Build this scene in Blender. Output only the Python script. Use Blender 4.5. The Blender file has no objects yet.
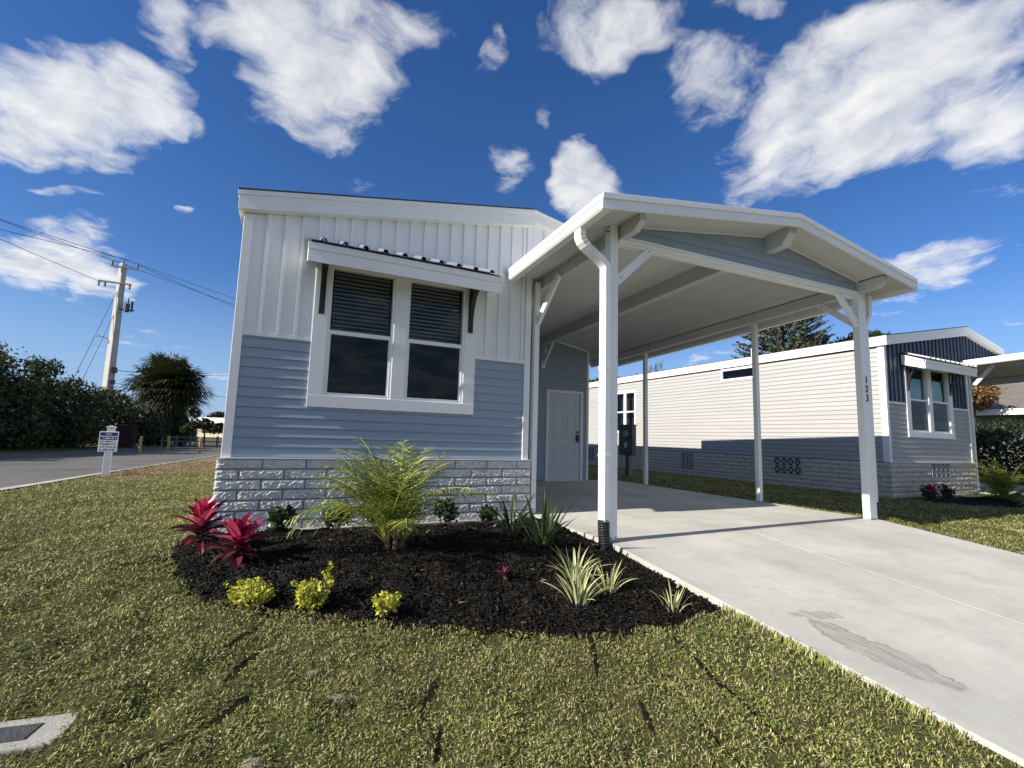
import bpy, math, random
import numpy as np
from mathutils import Vector, Matrix
R = math.radians
rng = np.random.default_rng(7)
random.seed(7)
S = bpy.context.scene
C = S.collection

# ------------------------------------------------------------------ camera
cam = bpy.data.cameras.new("camera")
cam_o = bpy.data.objects.new("camera", cam)
C.objects.link(cam_o)
cam.sensor_width = 36.0
cam.lens = 16.56
cam.clip_end = 3000
rt, up, fw = Vector((0.902, -0.430, 0.029)), Vector((-0.075, -0.091, 0.993)), Vector((0.425, 0.898, 0.114))
fw.normalize(); rt = (rt - fw * rt.dot(fw)).normalized(); up = rt.cross(fw).normalized()
cam_o.matrix_world = Matrix(((rt.x, up.x, -fw.x, 0), (rt.y, up.y, -fw.y, 0), (rt.z, up.z, -fw.z, 0.956), (0, 0, 0, 1)))
S.camera = cam_o

# ------------------------------------------------------------------ light
SUN_EL = 30.0
SUN_AZ_OFF = -0.025           # sun grazes along the front wall plane
sun = bpy.data.lights.new("sun", 'SUN')
sun.energy = 5.0
sun.angle = R(0.53)
sun.color = (1.0, 0.94, 0.83)
sun_o = bpy.data.objects.new("sun", sun)
C.objects.link(sun_o)
to_sun = Vector((-math.cos(R(SUN_EL)), SUN_AZ_OFF, math.sin(R(SUN_EL)))).normalized()
sun_o.rotation_euler = to_sun.to_track_quat('Z', 'Y').to_euler()
sun_o.location = (0, 0, 30)
S.view_settings.view_transform = 'Standard'
S.view_settings.look = 'None'
S.view_settings.exposure = 0.74
S.view_settings.gamma = 1.0

# ------------------------------------------------------------------ world: sky and clouds
W = bpy.data.worlds.new("World")
S.world = W
W.use_nodes = True
nt = W.node_tree
nt.nodes.clear()


def N(t, typ, **kw):
    n = t.nodes.new(typ)
    for k, v in kw.items():
        setattr(n, k, v)
    return n


def wire(t, node, sock, val):
    if val is None:
        return
    s = node.inputs[sock]
    if isinstance(val, bpy.types.NodeSocket):
        t.links.new(val, s)
    else:
        s.default_value = val


def Mth(t, op, a, b=None, c=None, clamp=False):
    n = N(t, 'ShaderNodeMath', operation=op, use_clamp=clamp)
    wire(t, n, 0, a); wire(t, n, 1, b); wire(t, n, 2, c)
    return n.outputs[0]


def VM(t, op, a, b=None, scale=None):
    n = N(t, 'ShaderNodeVectorMath', operation=op)
    wire(t, n, 0, a)
    if b is not None: wire(t, n, 1, b)
    if scale is not None: wire(t, n, 'Scale', scale)
    return n


def Noise(t, vec, scale, detail=4, rough=0.55, dist=0.0, dims='3D'):
    n = N(t, 'ShaderNodeTexNoise', noise_dimensions=dims)
    if vec is not None: t.links.new(vec, n.inputs['Vector'])
    n.inputs['Scale'].default_value = scale
    n.inputs['Detail'].default_value = detail
    n.inputs['Roughness'].default_value = rough
    n.inputs['Distortion'].default_value = dist
    return n


def MapR(t, v, a, b, c=0.0, d=1.0, smooth=False):
    n = N(t, 'ShaderNodeMapRange')
    if smooth: n.interpolation_type = 'SMOOTHSTEP'
    t.links.new(v, n.inputs[0])
    for i, x in enumerate((a, b, c, d)):
        n.inputs[i + 1].default_value = x
    return n.outputs[0]


def MixC(t, f, a, b, typ='MIX'):
    n = N(t, 'ShaderNodeMix', data_type='RGBA', blend_type=typ)
    wire(t, n, 0, f)
    for i, x in ((6, a), (7, b)):
        if isinstance(x, bpy.types.NodeSocket): t.links.new(x, n.inputs[i])
        else: n.inputs[i].default_value = (*x[:3], 1.0)
    return n.outputs[2]


sky = N(nt, 'ShaderNodeTexSky', sky_type='NISHITA')
sky.sun_disc = False
sky.sun_elevation = R(SUN_EL)
sky.sun_rotation = R(-90.7)
sky.altitude = 0
sky.air_density = 1.0
sky.dust_density = 0.1
sky.ozone_density = 3.0
hs = N(nt, 'ShaderNodeHueSaturation')
hs.inputs['Saturation'].default_value = 1.22
hs.inputs['Value'].default_value = 1.0
nt.links.new(sky.outputs[0], hs.inputs['Color'])
tc = N(nt, 'ShaderNodeTexCoord')
sep = N(nt, 'ShaderNodeSeparateXYZ')
nt.links.new(tc.outputs['Generated'], sep.inputs[0])
zz = Mth(nt, 'ADD', Mth(nt, 'MAXIMUM', sep.outputs[2], 0.0), 0.15)
comb = N(nt, 'ShaderNodeCombineXYZ')
nt.links.new(Mth(nt, 'DIVIDE', sep.outputs[0], zz), comb.inputs[0])
nt.links.new(Mth(nt, 'DIVIDE', sep.outputs[1], zz), comb.inputs[1])
q0 = comb.outputs[0]                      # position on the cloud deck
# cumulus patches on the deck: centre x, y, half axes, turn, strength
CLOUDS = [(-0.5388, 1.3955, 0.2166, 0.1435, 2.5572, 1.0), (-0.3891, 1.3595, 0.2336, 0.0983, 1.9565, 1.0), (-0.6342, 1.5176, 0.217, 0.1006, 2.2833, 0.9), (-0.5051, 1.5461, 0.1444, 0.0989, 2.5233, 0.7), (-0.2577, 1.08, 0.1237, 0.058, 1.7927, 0.8), (-0.0366, 0.955, 0.2203, 0.0908, 2.6263, 0.9), (0.0196, 1.0843, 0.1917, 0.1329, 1.9951, 0.95), (0.1347, 0.8799, 0.1217, 0.0713, 2.5656, 0.8), (0.0671, 1.2301, 0.1293, 0.0928, 2.1783, 0.8), (0.5163, 0.6874, 0.1624, 0.0838, 2.5123, 0.85), (0.3308, 0.8846, 0.1492, 0.0475, 1.4084, 0.5), (0.4956, 1.1708, 0.1659, 0.101, 1.2639, 0.4), (0.5015, 0.9454, 0.0925, 0.0342, 1.0609, 0.4), (0.7721, 1.1487, 0.1931, 0.103, 0.8954, 0.95), (1.1525, 0.6025, 0.2825, 0.1984, 0.1868, 1.1), (1.1464, 0.4446, 0.2108, 0.1543, 2.8272, 1.05), (1.1393, 0.7994, 0.2278, 0.1362, -2.5675, 0.95), (0.7894, 0.6745, 0.1529, 0.1098, -3.0094, 0.85), (1.3467, 0.4405, 0.2254, 0.1103, 0.028, 1.0), (0.9921, 0.4238, 0.1418, 0.0555, 2.4662, 0.8), (0.816, 0.7715, 0.0965, 0.0549, 0.6245, 0.4), (2.0852, 0.8544, 0.2729, 0.1736, -2.4306, 0.75), (2.0866, 0.6905, 0.0985, 0.0452, -2.7524, 0.5), (2.775, 0.8685, 0.1077, 0.0512, 0.1767, 0.6), (1.6571, 0.5457, 0.1546, 0.1074, 0.0163, 0.5), (2.0556, 0.6312, 0.0619, 0.0296, -2.7657, 0.5), (-0.8772, 2.3331, 0.3749, 0.1939, 2.0811, 1.0), (-0.7972, 2.5239, 0.2722, 0.1197, 2.0131, 0.8), (-0.7021, 2.5481, 0.1752, 0.0714, 1.9322, 0.45), (-0.3431, 1.7813, 0.0472, 0.0255, 2.4893, 0.5), (-0.6623, 1.7875, 0.1407, 0.0358, 2.8564, 0.5), (-0.8545, 3.381, 0.3365, 0.1997, 2.5346, 0.35), (-0.5046, 4.0541, 0.2039, 0.1406, 2.1556, 0.5), (2.2686, 2.0964, 0.3558, 0.1276, -1.8368, 0.35), (2.2676, 1.8095, 0.2594, 0.1199, -2.1029, 0.35), (0.7281, 0.5396, 0.128, 0.0303, 2.6522, 0.5), (-0.2638, 1.3362, 0.2276, 0.029, 1.7154, 0.3)]
wn = Noise(nt, q0, 3.2, 3, 0.6, dims='2D')
warp = VM(nt, 'SCALE', VM(nt, 'SUBTRACT', wn.outputs['Color'], (0.5, 0.5, 0.5)).outputs[0], scale=0.16).outputs[0]
q1 = VM(nt, 'ADD', q0, warp).outputs[0]
acc = None
for cx, cy, a, b, ang, st in CLOUDS:
    mp = N(nt, 'ShaderNodeMapping', vector_type='TEXTURE')
    nt.links.new(q1, mp.inputs[0])
    mp.inputs['Location'].default_value = (cx, cy, 0)
    mp.inputs['Rotation'].default_value = (0, 0, ang)
    mp.inputs['Scale'].default_value = (a * 1.68, b * 1.68, 1)
    ln = VM(nt, 'LENGTH', mp.outputs[0]).outputs['Value']
    v = Mth(nt, 'MULTIPLY', MapR(nt, ln, 1.0, 0.0, 0.0, 1.0, True), st)
    acc = v if acc is None else Mth(nt, 'SMOOTH_MAX', acc, v, 0.18)
behind = MapR(nt, sep.outputs[1], 0.02, -0.22, 0.0, 0.43)  # unseen cloud cover behind the camera, added to whiten and brighten ambient light
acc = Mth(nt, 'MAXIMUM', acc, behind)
n1 = Noise(nt, q1, 4.0, 14, 0.60, 0.0, '2D')
n2 = Noise(nt, VM(nt, 'ADD', q1, (-0.045, 0.02, 0)).outputs[0], 4.0, 6, 0.55, 0.0, '2D')
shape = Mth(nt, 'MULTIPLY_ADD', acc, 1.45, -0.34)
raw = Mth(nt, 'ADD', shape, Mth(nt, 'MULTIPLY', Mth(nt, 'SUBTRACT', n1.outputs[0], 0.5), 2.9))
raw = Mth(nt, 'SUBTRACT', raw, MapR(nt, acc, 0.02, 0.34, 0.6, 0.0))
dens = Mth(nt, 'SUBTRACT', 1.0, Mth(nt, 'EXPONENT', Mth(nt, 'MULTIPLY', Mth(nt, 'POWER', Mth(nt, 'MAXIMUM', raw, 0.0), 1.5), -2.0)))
lit = Mth(nt, 'ADD', 0.62, Mth(nt, 'MULTIPLY', Mth(nt, 'SUBTRACT', n1.outputs[0], n2.outputs[0]), 2.6))
thick = MapR(nt, raw, 0.5, 1.5, 0.0, 0.45)
lit = Mth(nt, 'ADD', lit, 0.26)
lit = Mth(nt, 'SUBTRACT', lit, thick, clamp=True)
ccol = MixC(nt, lit, (5.8, 6.2, 7.0), (10.0, 9.9, 9.7))
blue = MixC(nt, 1.0, hs.outputs[0], (0.96, 1.0, 1.26), 'MULTIPLY')
horizon = MapR(nt, sep.outputs[2], -0.02, 0.30, 0.85, 0.0, True)
clear = MixC(nt, horizon, blue, (3.2, 5.0, 8.0))
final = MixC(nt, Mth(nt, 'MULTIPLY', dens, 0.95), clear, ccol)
bg = N(nt, 'ShaderNodeBackground')
bg.inputs['Strength'].default_value = 0.061
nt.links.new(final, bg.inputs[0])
wo = N(nt, 'ShaderNodeOutputWorld')
nt.links.new(bg.outputs[0], wo.inputs[0])

# ------------------------------------------------------------------ materials
MATS = {}


def mat(name, col, rough=0.6, var=0.08, vscale=6.0, bump=0.0, bscale=60.0, spec=0.4, island=None, metal=0.0, trans=0.0, stretch=None):
    """Principled material with low-frequency colour variation, grain bump, optional per-piece colours."""
    m = bpy.data.materials.new(name)
    m.use_nodes = True
    t = m.node_tree
    p = t.nodes['Principled BSDF']
    co = N(t, 'ShaderNodeTexCoord')
    vec = co.outputs['Object']
    if stretch:
        mp = N(t, 'ShaderNodeMapping')
        t.links.new(vec, mp.inputs[0]); mp.inputs['Scale'].default_value = stretch
        vec = mp.outputs[0]
    nz = Noise(t, vec, vscale, 5, 0.6)
    c = None
    if island:
        g = N(t, 'ShaderNodeNewGeometry')
        r = N(t, 'ShaderNodeValToRGB')
        el = r.color_ramp.elements
        el[0].position = island[0][0]; el[0].color = (*island[0][1], 1)
        el[1].position = island[-1][0]; el[1].color = (*island[-1][1], 1)
        for pos, cc in island[1:-1]:
            e = el.new(pos); e.color = (*cc, 1)
        t.links.new(g.outputs['Random Per Island'], r.inputs[0])
        c = r.outputs[0]
    else:
        c = (*col, 1)
    lo, hi = 1 - var, 1 + var
    mul = MapR(t, nz.outputs[0], 0.3, 0.7, lo, hi)
    cc = N(t, 'ShaderNodeCombineColor')
    for i in range(3): t.links.new(mul, cc.inputs[i])
    out = MixC(t, 1.0, c if isinstance(c, bpy.types.NodeSocket) else c[:3], cc.outputs[0], 'MULTIPLY')
    t.links.new(out, p.inputs['Base Color'])
    p.inputs['Roughness'].default_value = rough
    p.inputs['Specular IOR Level'].default_value = spec
    p.inputs['Metallic'].default_value = metal
    if bump:
        bn = Noise(t, vec, bscale, 4, 0.6)
        b = N(t, 'ShaderNodeBump')
        b.inputs['Strength'].default_value = bump
        b.inputs['Distance'].default_value = 0.01
        t.links.new(bn.outputs[0], b.inputs['Height'])
        t.links.new(b.outputs[0], p.inputs['Normal'])
    if trans:
        tr = N(t, 'ShaderNodeBsdfTranslucent')
        t.links.new(out, tr.inputs['Color'])
        mx = N(t, 'ShaderNodeMixShader')
        mx.inputs[0].default_value = trans
        t.links.new(p.outputs[0], mx.inputs[1]); t.links.new(tr.outputs[0], mx.inputs[2])
        t.links.new(mx.outputs[0], t.nodes['Material Output'].inputs[0])
    MATS[name] = m
    return m


white = mat('white_vinyl', (0.80, 0.80, 0.78), 0.42, 0.035, 2.0, 0.03, 40)
white_board = mat('white_board_siding', (0.78, 0.79, 0.79), 0.5, 0.04, 1.5, 0.12, 90, stretch=(3, 3, 0.5))
white_alum = mat('white_aluminium', (0.80, 0.80, 0.77), 0.35, 0.04, 1.2, 0.02, 30)
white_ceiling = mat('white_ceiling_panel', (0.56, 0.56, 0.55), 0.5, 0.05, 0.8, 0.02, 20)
blue_siding = mat('blue_grey_lap_siding', (0.285, 0.345, 0.415), 0.5, 0.05, 1.2, 0.15, 70, stretch=(0.4, 0.4, 3))
gray_siding = mat('warm_grey_lap_siding', (0.36, 0.352, 0.343), 0.5, 0.05, 1.0, 0.15, 70, stretch=(0.4, 0.4, 3))
navy = mat('navy_board_siding', (0.021, 0.042, 0.082), 0.45, 0.1, 2.0, 0.1, 90)
block_gray = mat('split_face_block', (0.72, 0.70, 0.66), 0.95, 0.2, 14, 1.0, 150, spec=0.08)
block_tan = mat('weathered_split_face_block', (0.54, 0.485, 0.41), 0.95, 0.16, 10, 0.5, 120, spec=0.08)
mortar = mat('mortar', (0.22, 0.22, 0.21), 0.95, 0.1, 30, 0.3, 200)
black_metal = mat('black_painted_metal', (0.012, 0.012, 0.013), 0.4, 0.1, 10)
roof_metal = mat('galvalume_roofing', (0.50, 0.51, 0.52), 0.3, 0.08, 3, metal=0.8)
dark_roof = mat('dark_roof_edge', (0.05, 0.05, 0.055), 0.7, 0.15, 5)
shingle = mat('brown_grey_shingles', (0.155, 0.14, 0.125), 0.9, 0.3, 3, 0.5, 20, stretch=(1, 1, 6))
black_plastic = mat('black_corrugated_plastic', (0.015, 0.015, 0.015), 0.45, 0.1, 10)
door_paint = mat('pale_door_paint', (0.58, 0.61, 0.64), 0.4, 0.03, 3)
blind = mat('white_blind_slat', (0.42, 0.45, 0.47), 0.5, 0.03, 3)
teal_blind = mat('teal_window_shade', (0.20, 0.48, 0.52), 0.6, 0.06, 3)
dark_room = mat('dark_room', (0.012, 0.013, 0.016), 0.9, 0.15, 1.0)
meter_gray = mat('grey_meter_enamel', (0.085, 0.095, 0.105), 0.5, 0.1, 8)
lattice_gray = mat('vent_lattice', (0.42, 0.41, 0.39), 0.9, 0.1, 8)
conduit = mat('grey_conduit', (0.30, 0.31, 0.31), 0.5, 0.08, 8)
number_black = mat('black_number', (0.015, 0.016, 0.02), 0.5, 0.05, 8)
sign_white = mat('sign_white', (0.72, 0.73, 0.74), 0.45, 0.04, 8)
sign_blue = mat('sign_blue', (0.012, 0.025, 0.14), 0.45, 0.06, 8)
sign_dark = mat('sign_lettering', (0.05, 0.06, 0.09), 0.5, 0.06, 8)
weathered_white = mat('weathered_white_post', (0.55, 0.56, 0.57), 0.6, 0.12, 6, 0.1, 40)
chair_shade = mat('shade_darkened_chair_paint', (0.10, 0.115, 0.15), 0.6, 0.12, 6)  # palm shade painted into the colour of the chairs and rail fence
concrete_lt = mat('cast_concrete', (0.33, 0.315, 0.28), 0.9, 0.15, 9, 0.4, 90)
pole_concrete = mat('spun_concrete', (0.47, 0.45, 0.42), 0.85, 0.1, 1.5, 0.2, 20)
lid_iron = mat('dark_cast_lid', (0.05, 0.052, 0.055), 0.7, 0.25, 30, 0.6, 110)
asphalt = mat('worn_asphalt', (0.105, 0.100, 0.093), 0.9, 0.3, 0.6, 0.4, 60)
kerb_mat = mat('pale_road_edge', (0.40, 0.39, 0.36), 0.9, 0.15, 3, 0.3, 60)
yellow_post = mat('weathered_yellow_post', (0.28, 0.235, 0.11), 0.7, 0.15, 6)
maroon = mat('maroon_boards', (0.028, 0.010, 0.010), 0.8, 0.2, 4)
bark = mat('bark', (0.09, 0.07, 0.052), 0.95, 0.25, 8, 0.6, 40, stretch=(1, 1, 0.25))
palm_bark = mat('palm_stem_fibre', (0.15, 0.095, 0.05), 0.95, 0.25, 20, 0.6, 60)
rust_stain = mat('dark_wire', (0.03, 0.03, 0.033), 0.6, 0.05, 3)
transformer = mat('dark_line_hardware', (0.06, 0.062, 0.066), 0.5, 0.1, 5)

leaf_hedge = mat('hedge_leaves', (0, 0, 0), 0.55, 0.2, 0.5, island=[(0, (0.018, 0.03, 0.010)), (0.6, (0.04, 0.058, 0.018)), (1, (0.085, 0.095, 0.03))], trans=0.2)
leaf_palm = mat('sabal_fronds', (0, 0, 0), 0.5, 0.15, 0.5, island=[(0, (0.024, 0.034, 0.012)), (0.7, (0.050, 0.060, 0.020)), (1, (0.11, 0.105, 0.04))], trans=0.15)
leaf_dead = mat('dead_palm_fronds', (0, 0, 0), 0.8, 0.2, 0.6, island=[(0, (0.018, 0.018, 0.012)), (1, (0.07, 0.06, 0.042))])
leaf_dark = mat('dark_shrub_leaves', (0, 0, 0), 0.4, 0.15, 3, island=[(0, (0.012, 0.026, 0.010)), (0.7, (0.028, 0.055, 0.018)), (1, (0.06, 0.085, 0.025))], trans=0.15)
leaf_yellow = mat('golden_shrub_leaves', (0, 0, 0), 0.5, 0.12, 6, island=[(0, (0.16, 0.20, 0.02)), (0.4, (0.46, 0.47, 0.04)), (1, (0.68, 0.64, 0.12))], trans=0.3)
leaf_date = mat('date_palm_leaflets', (0, 0, 0), 0.45, 0.12, 3, island=[(0, (0.045, 0.085, 0.015)), (0.5, (0.14, 0.20, 0.03)), (0.85, (0.34, 0.37, 0.05)), (1, (0.60, 0.56, 0.18))], trans=0.3)
frond_stalk = mat('date_palm_stalk', (0.34, 0.33, 0.08), 0.5, 0.15, 8)
leaf_red = mat('magenta_ti_leaves', (0, 0, 0), 0.4, 0.2, 14, island=[(0, (0.09, 0.010, 0.025)), (0.4, (0.27, 0.012, 0.05)), (0.75, (0.60, 0.03, 0.125)), (1, (0.72, 0.15, 0.23))], trans=0.3)
leaf_maroon = mat('maroon_ti_leaves', (0, 0, 0), 0.4, 0.15, 8, island=[(0, (0.05, 0.012, 0.018)), (0.7, (0.10, 0.014, 0.03)), (1, (0.17, 0.024, 0.045))], trans=0.2)
leaf_strap = mat('strap_leaves', (0, 0, 0), 0.35, 0.12, 8, island=[(0, (0.022, 0.045, 0.015)), (0.7, (0.045, 0.08, 0.025)), (1, (0.10, 0.13, 0.045))], trans=0.2)
leaf_varieg = mat('cream_striped_leaves', (0, 0, 0), 0.45, 0.15, 12, island=[(0, (0.20, 0.25, 0.08)), (0.45, (0.48, 0.50, 0.22)), (1, (0.72, 0.70, 0.42))], trans=0.25)
leaf_pine = mat('norfolk_needles', (0, 0, 0), 0.6, 0.15, 0.6, island=[(0, (0.022, 0.034, 0.014)), (0.7, (0.055, 0.065, 0.025)), (1, (0.12, 0.11, 0.04))], trans=0.1)
leaf_orange = mat('orange_brown_leaves', (0, 0, 0), 0.6, 0.15, 2, island=[(0, (0.07, 0.045, 0.02)), (0.6, (0.22, 0.11, 0.03)), (1, (0.30, 0.20, 0.07))], trans=0.2)
grass_blade = mat('turf_blades', (0, 0, 0), 0.6, 0.3, 1.6, spec=0.2, island=[(0, (0.042, 0.066, 0.013)), (0.30, (0.135, 0.182, 0.032)), (0.56, (0.225, 0.252, 0.056)), (0.77, (0.375, 0.32, 0.145)), (1, (0.53, 0.44, 0.25))], trans=0.10)
dry_blade = mat('dry_turf_blades', (0, 0, 0), 0.7, 0.2, 1.3, spec=0.15, island=[(0, (0.13, 0.11, 0.05)), (0.4, (0.27, 0.19, 0.11)), (1, (0.46, 0.35, 0.23))], trans=0.1)
mulch_chip = mat('dark_mulch_chips', (0, 0, 0), 0.9, 0.2, 6, spec=0.2, island=[(0, (0.005, 0.0045, 0.004)), (0.7, (0.012, 0.010, 0.008)), (0.96, (0.030, 0.023, 0.018)), (1, (0.11, 0.08, 0.055))])
mulch_base = mat('dark_mulch', (0.009, 0.0075, 0.006), 0.95, 0.35, 40, 0.9, 70)
soil = mat('dark_topsoil', (0.016, 0.012, 0.008), 1.0, 0.4, 30, 0.9, 80, spec=0.05)
sand = mat('grey_sand_patch', (0.24, 0.20, 0.15), 0.95, 0.25, 30, 0.8, 120)
fallen = mat('fallen_leaf', (0, 0, 0), 0.7, 0.1, 5, island=[(0, (0.30, 0.13, 0.07)), (1, (0.50, 0.40, 0.26))])

# glass: a clear pane that mirrors the sky
glass = bpy.data.materials.new('window_glass'); glass.use_nodes = True
t = glass.node_tree; t.nodes.clear()
fr = N(t, 'ShaderNodeFresnel'); fr.inputs[0].default_value = 1.5
gl = N(t, 'ShaderNodeBsdfGlossy'); gl.inputs['Roughness'].default_value = 0.015; gl.inputs['Color'].default_value = (0.9, 0.95, 1, 1)
tp = N(t, 'ShaderNodeBsdfTransparent'); tp.inputs[0].default_value = (0.86, 0.90, 0.92, 1)
mx = N(t, 'ShaderNodeMixShader'); o = N(t, 'ShaderNodeOutputMaterial')
t.links.new(Mth(t, 'MULTIPLY_ADD', fr.outputs[0], 0.55, 0.0), mx.inputs[0])
t.links.new(tp.outputs[0], mx.inputs[1]); t.links.new(gl.outputs[0], mx.inputs[2]); t.links.new(mx.outputs[0], o.inputs[0])

# driveway concrete with a dark scuff and fine grain
conc = bpy.data.materials.new('broom_finished_concrete'); conc.use_nodes = True
t = conc.node_tree; p = t.nodes['Principled BSDF']
co = N(t, 'ShaderNodeTexCoord')
a = Noise(t, co.outputs['Object'], 0.9, 6, 0.6); b = Noise(t, co.outputs['Object'], 14, 5, 0.7)
c3 = Noise(t, co.outputs['Object'], 3.2, 7, 0.68); sp = Noise(t, co.outputs['Object'], 75, 2, 0.5)
br_m = N(t, 'ShaderNodeMapping'); t.links.new(co.outputs['Object'], br_m.inputs[0]); br_m.inputs['Scale'].default_value = (6, 120, 10)
br = Noise(t, br_m.outputs[0], 1.0, 3, 0.5)
base = MixC(t, MapR(t, a.outputs[0], 0.35, 0.65), (0.395, 0.385, 0.345), (0.545, 0.53, 0.48))
base = MixC(t, MapR(t, b.outputs[0], 0.5, 0.75, 0, 0.38), base, (0.36, 0.35, 0.33))
base = MixC(t, MapR(t, br.outputs[0], 0.4, 0.7, 0, 0.16), base, (0.36, 0.35, 0.32))
base = MixC(t, MapR(t, c3.outputs[0], 0.48, 0.72, 0, 0.34), base, (0.33, 0.325, 0.30))
base = MixC(t, MapR(t, sp.outputs[0], 0.66, 0.74, 0, 0.5), base, (0.22, 0.21, 0.19))
xy_ = N(t, 'ShaderNodeSeparateXYZ'); t.links.new(co.outputs['Object'], xy_.inputs[0])
tyre = Mth(t, 'MAXIMUM', *[MapR(t, Mth(t, 'ABSOLUTE', Mth(t, 'SUBTRACT', xy_.outputs[0], q)), 0.02, 0.20, 1, 0, True) for q in (4.15, 5.75)])
base = MixC(t, Mth(t, 'MULTIPLY', tyre, MapR(t, c3.outputs[0], 0.35, 0.6, 0.0, 0.20)), base, (0.29, 0.285, 0.27))
vo_ = N(t, 'ShaderNodeTexVoronoi', feature='DISTANCE_TO_EDGE'); vo_.inputs['Scale'].default_value = 0.33
t.links.new(VM(t, 'ADD', co.outputs['Object'], VM(t, 'SCALE', VM(t, 'SUBTRACT', c3.outputs['Color'], (0.5, 0.5, 0.5)).outputs[0], scale=0.5).outputs[0]).outputs[0], vo_.inputs['Vector'])
base = MixC(t, Mth(t, 'MULTIPLY', MapR(t, vo_.outputs['Distance'], 0.0, 0.0012, 0.55, 0.0), MapR(t, a.outputs[0], 0.5, 0.56)), base, (0.15, 0.145, 0.135))


def blob(cx, cy, sx, sy, ang):
    m_ = N(t, 'ShaderNodeMapping', vector_type='TEXTURE')
    t.links.new(stv, m_.inputs[0])
    m_.inputs['Location'].default_value = (cx, cy, 0); m_.inputs['Rotation'].default_value = (0, 0, ang); m_.inputs['Scale'].default_value = (sx, sy, 1)
    return Mth(t, 'SUBTRACT', 1.0, VM(t, 'LENGTH', m_.outputs[0]).outputs['Value'])


flat = VM(t, 'MULTIPLY', co.outputs['Object'], (1, 1, 0)).outputs[0]
sn = Noise(t, flat, 7.0, 8, 0.72)
stv = VM(t, 'ADD', flat, VM(t, 'SCALE', VM(t, 'SUBTRACT', sn.outputs['Color'], (0.5, 0.5, 0.5)).outputs[0], scale=0.34).outputs[0]).outputs[0]
s1 = blob(3.24, 1.70, 0.15, 0.40, 0.05); s2 = blob(3.36, 2.14, 0.20, 0.07, -0.3)
sm = Mth(t, 'MAXIMUM', s1, s2)
edge = Mth(t, 'MULTIPLY', MapR(t, sm, 0.0, 0.07), MapR(t, sm, 0.03, 0.20, 0.95, 0.5))
scr_m = N(t, 'ShaderNodeMapping'); t.links.new(flat, scr_m.inputs[0]); scr_m.inputs['Scale'].default_value = (22, 3, 1); scr_m.inputs['Rotation'].default_value = (0, 0, 0.5)
scr = Noise(t, scr_m.outputs[0], 1.5, 6, 0.7)
base = MixC(t, Mth(t, 'MULTIPLY', edge, MapR(t, scr.outputs[0], 0.38, 0.60, 0.18, 1.0)), base, (0.13, 0.112, 0.10))
wet = blob(3.15, 1.12, 0.35, 0.5, 0.2)
base = MixC(t, MapR(t, wet, 0.0, 0.5, 0, 0.22), base, (0.33, 0.32, 0.31))
t.links.new(base, p.inputs['Base Color']); p.inputs['Roughness'].default_value = 0.88; p.inputs['Specular IOR Level'].default_value = 0.25
bb = N(t, 'ShaderNodeBump'); bb.inputs['Strength'].default_value = 0.35; bb.inputs['Distance'].default_value = 0.004
t.links.new(Mth(t, 'ADD', b.outputs[0], br.outputs[0]), bb.inputs['Height']); t.links.new(bb.outputs[0], p.inputs['Normal'])

# ground: thatch and short turf seen from afar, a dry band by the road
gmat = bpy.data.materials.new('lawn_thatch'); gmat.use_nodes = True
t = gmat.node_tree; p = t.nodes['Principled BSDF']
co = N(t, 'ShaderNodeTexCoord')
g1 = Noise(t, co.outputs['Object'], 45, 6, 0.75); g2 = Noise(t, co.outputs['Object'], 0.7, 4, 0.6); g3 = Noise(t, co.outputs['Object'], 0.25, 3, 0.5)
gc = MixC(t, MapR(t, g1.outputs[0], 0.32, 0.68), (0.030, 0.027, 0.012), (0.15, 0.14, 0.06))
gc = MixC(t, MapR(t, g2.outputs[0], 0.35, 0.7, 0, 0.5), gc, (0.10, 0.125, 0.038))
sx = N(t, 'ShaderNodeSeparateXYZ'); t.links.new(co.outputs['Object'], sx.inputs[0])
dry = Mth(t, 'MULTIPLY', MapR(t, Mth(t, 'ADD', sx.outputs[1], Mth(t, 'MULTIPLY', g2.outputs[0], 3.0)), 11.0, 13.5), MapR(t, sx.outputs[0], -1.5, -0.2, 1, 0))
dry = Mth(t, 'MULTIPLY', dry, MapR(t, sx.outputs[1], 20.0, 24.0, 1, 0.2))
gc = MixC(t, Mth(t, 'MULTIPLY', dry, MapR(t, g1.outputs[0], 0.3, 0.6, 0.3, 0.9)), gc, (0.27, 0.19, 0.115))
t.links.new(gc, p.inputs['Base Color']); p.inputs['Roughness'].default_value = 0.95; p.inputs['Specular IOR Level'].default_value = 0.1
bb = N(t, 'ShaderNodeBump'); bb.inputs['Strength'].default_value = 0.9; bb.inputs['Distance'].default_value = 0.03
t.links.new(g1.outputs[0], bb.inputs['Height']); t.links.new(bb.outputs[0], p.inputs['Normal'])


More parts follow.
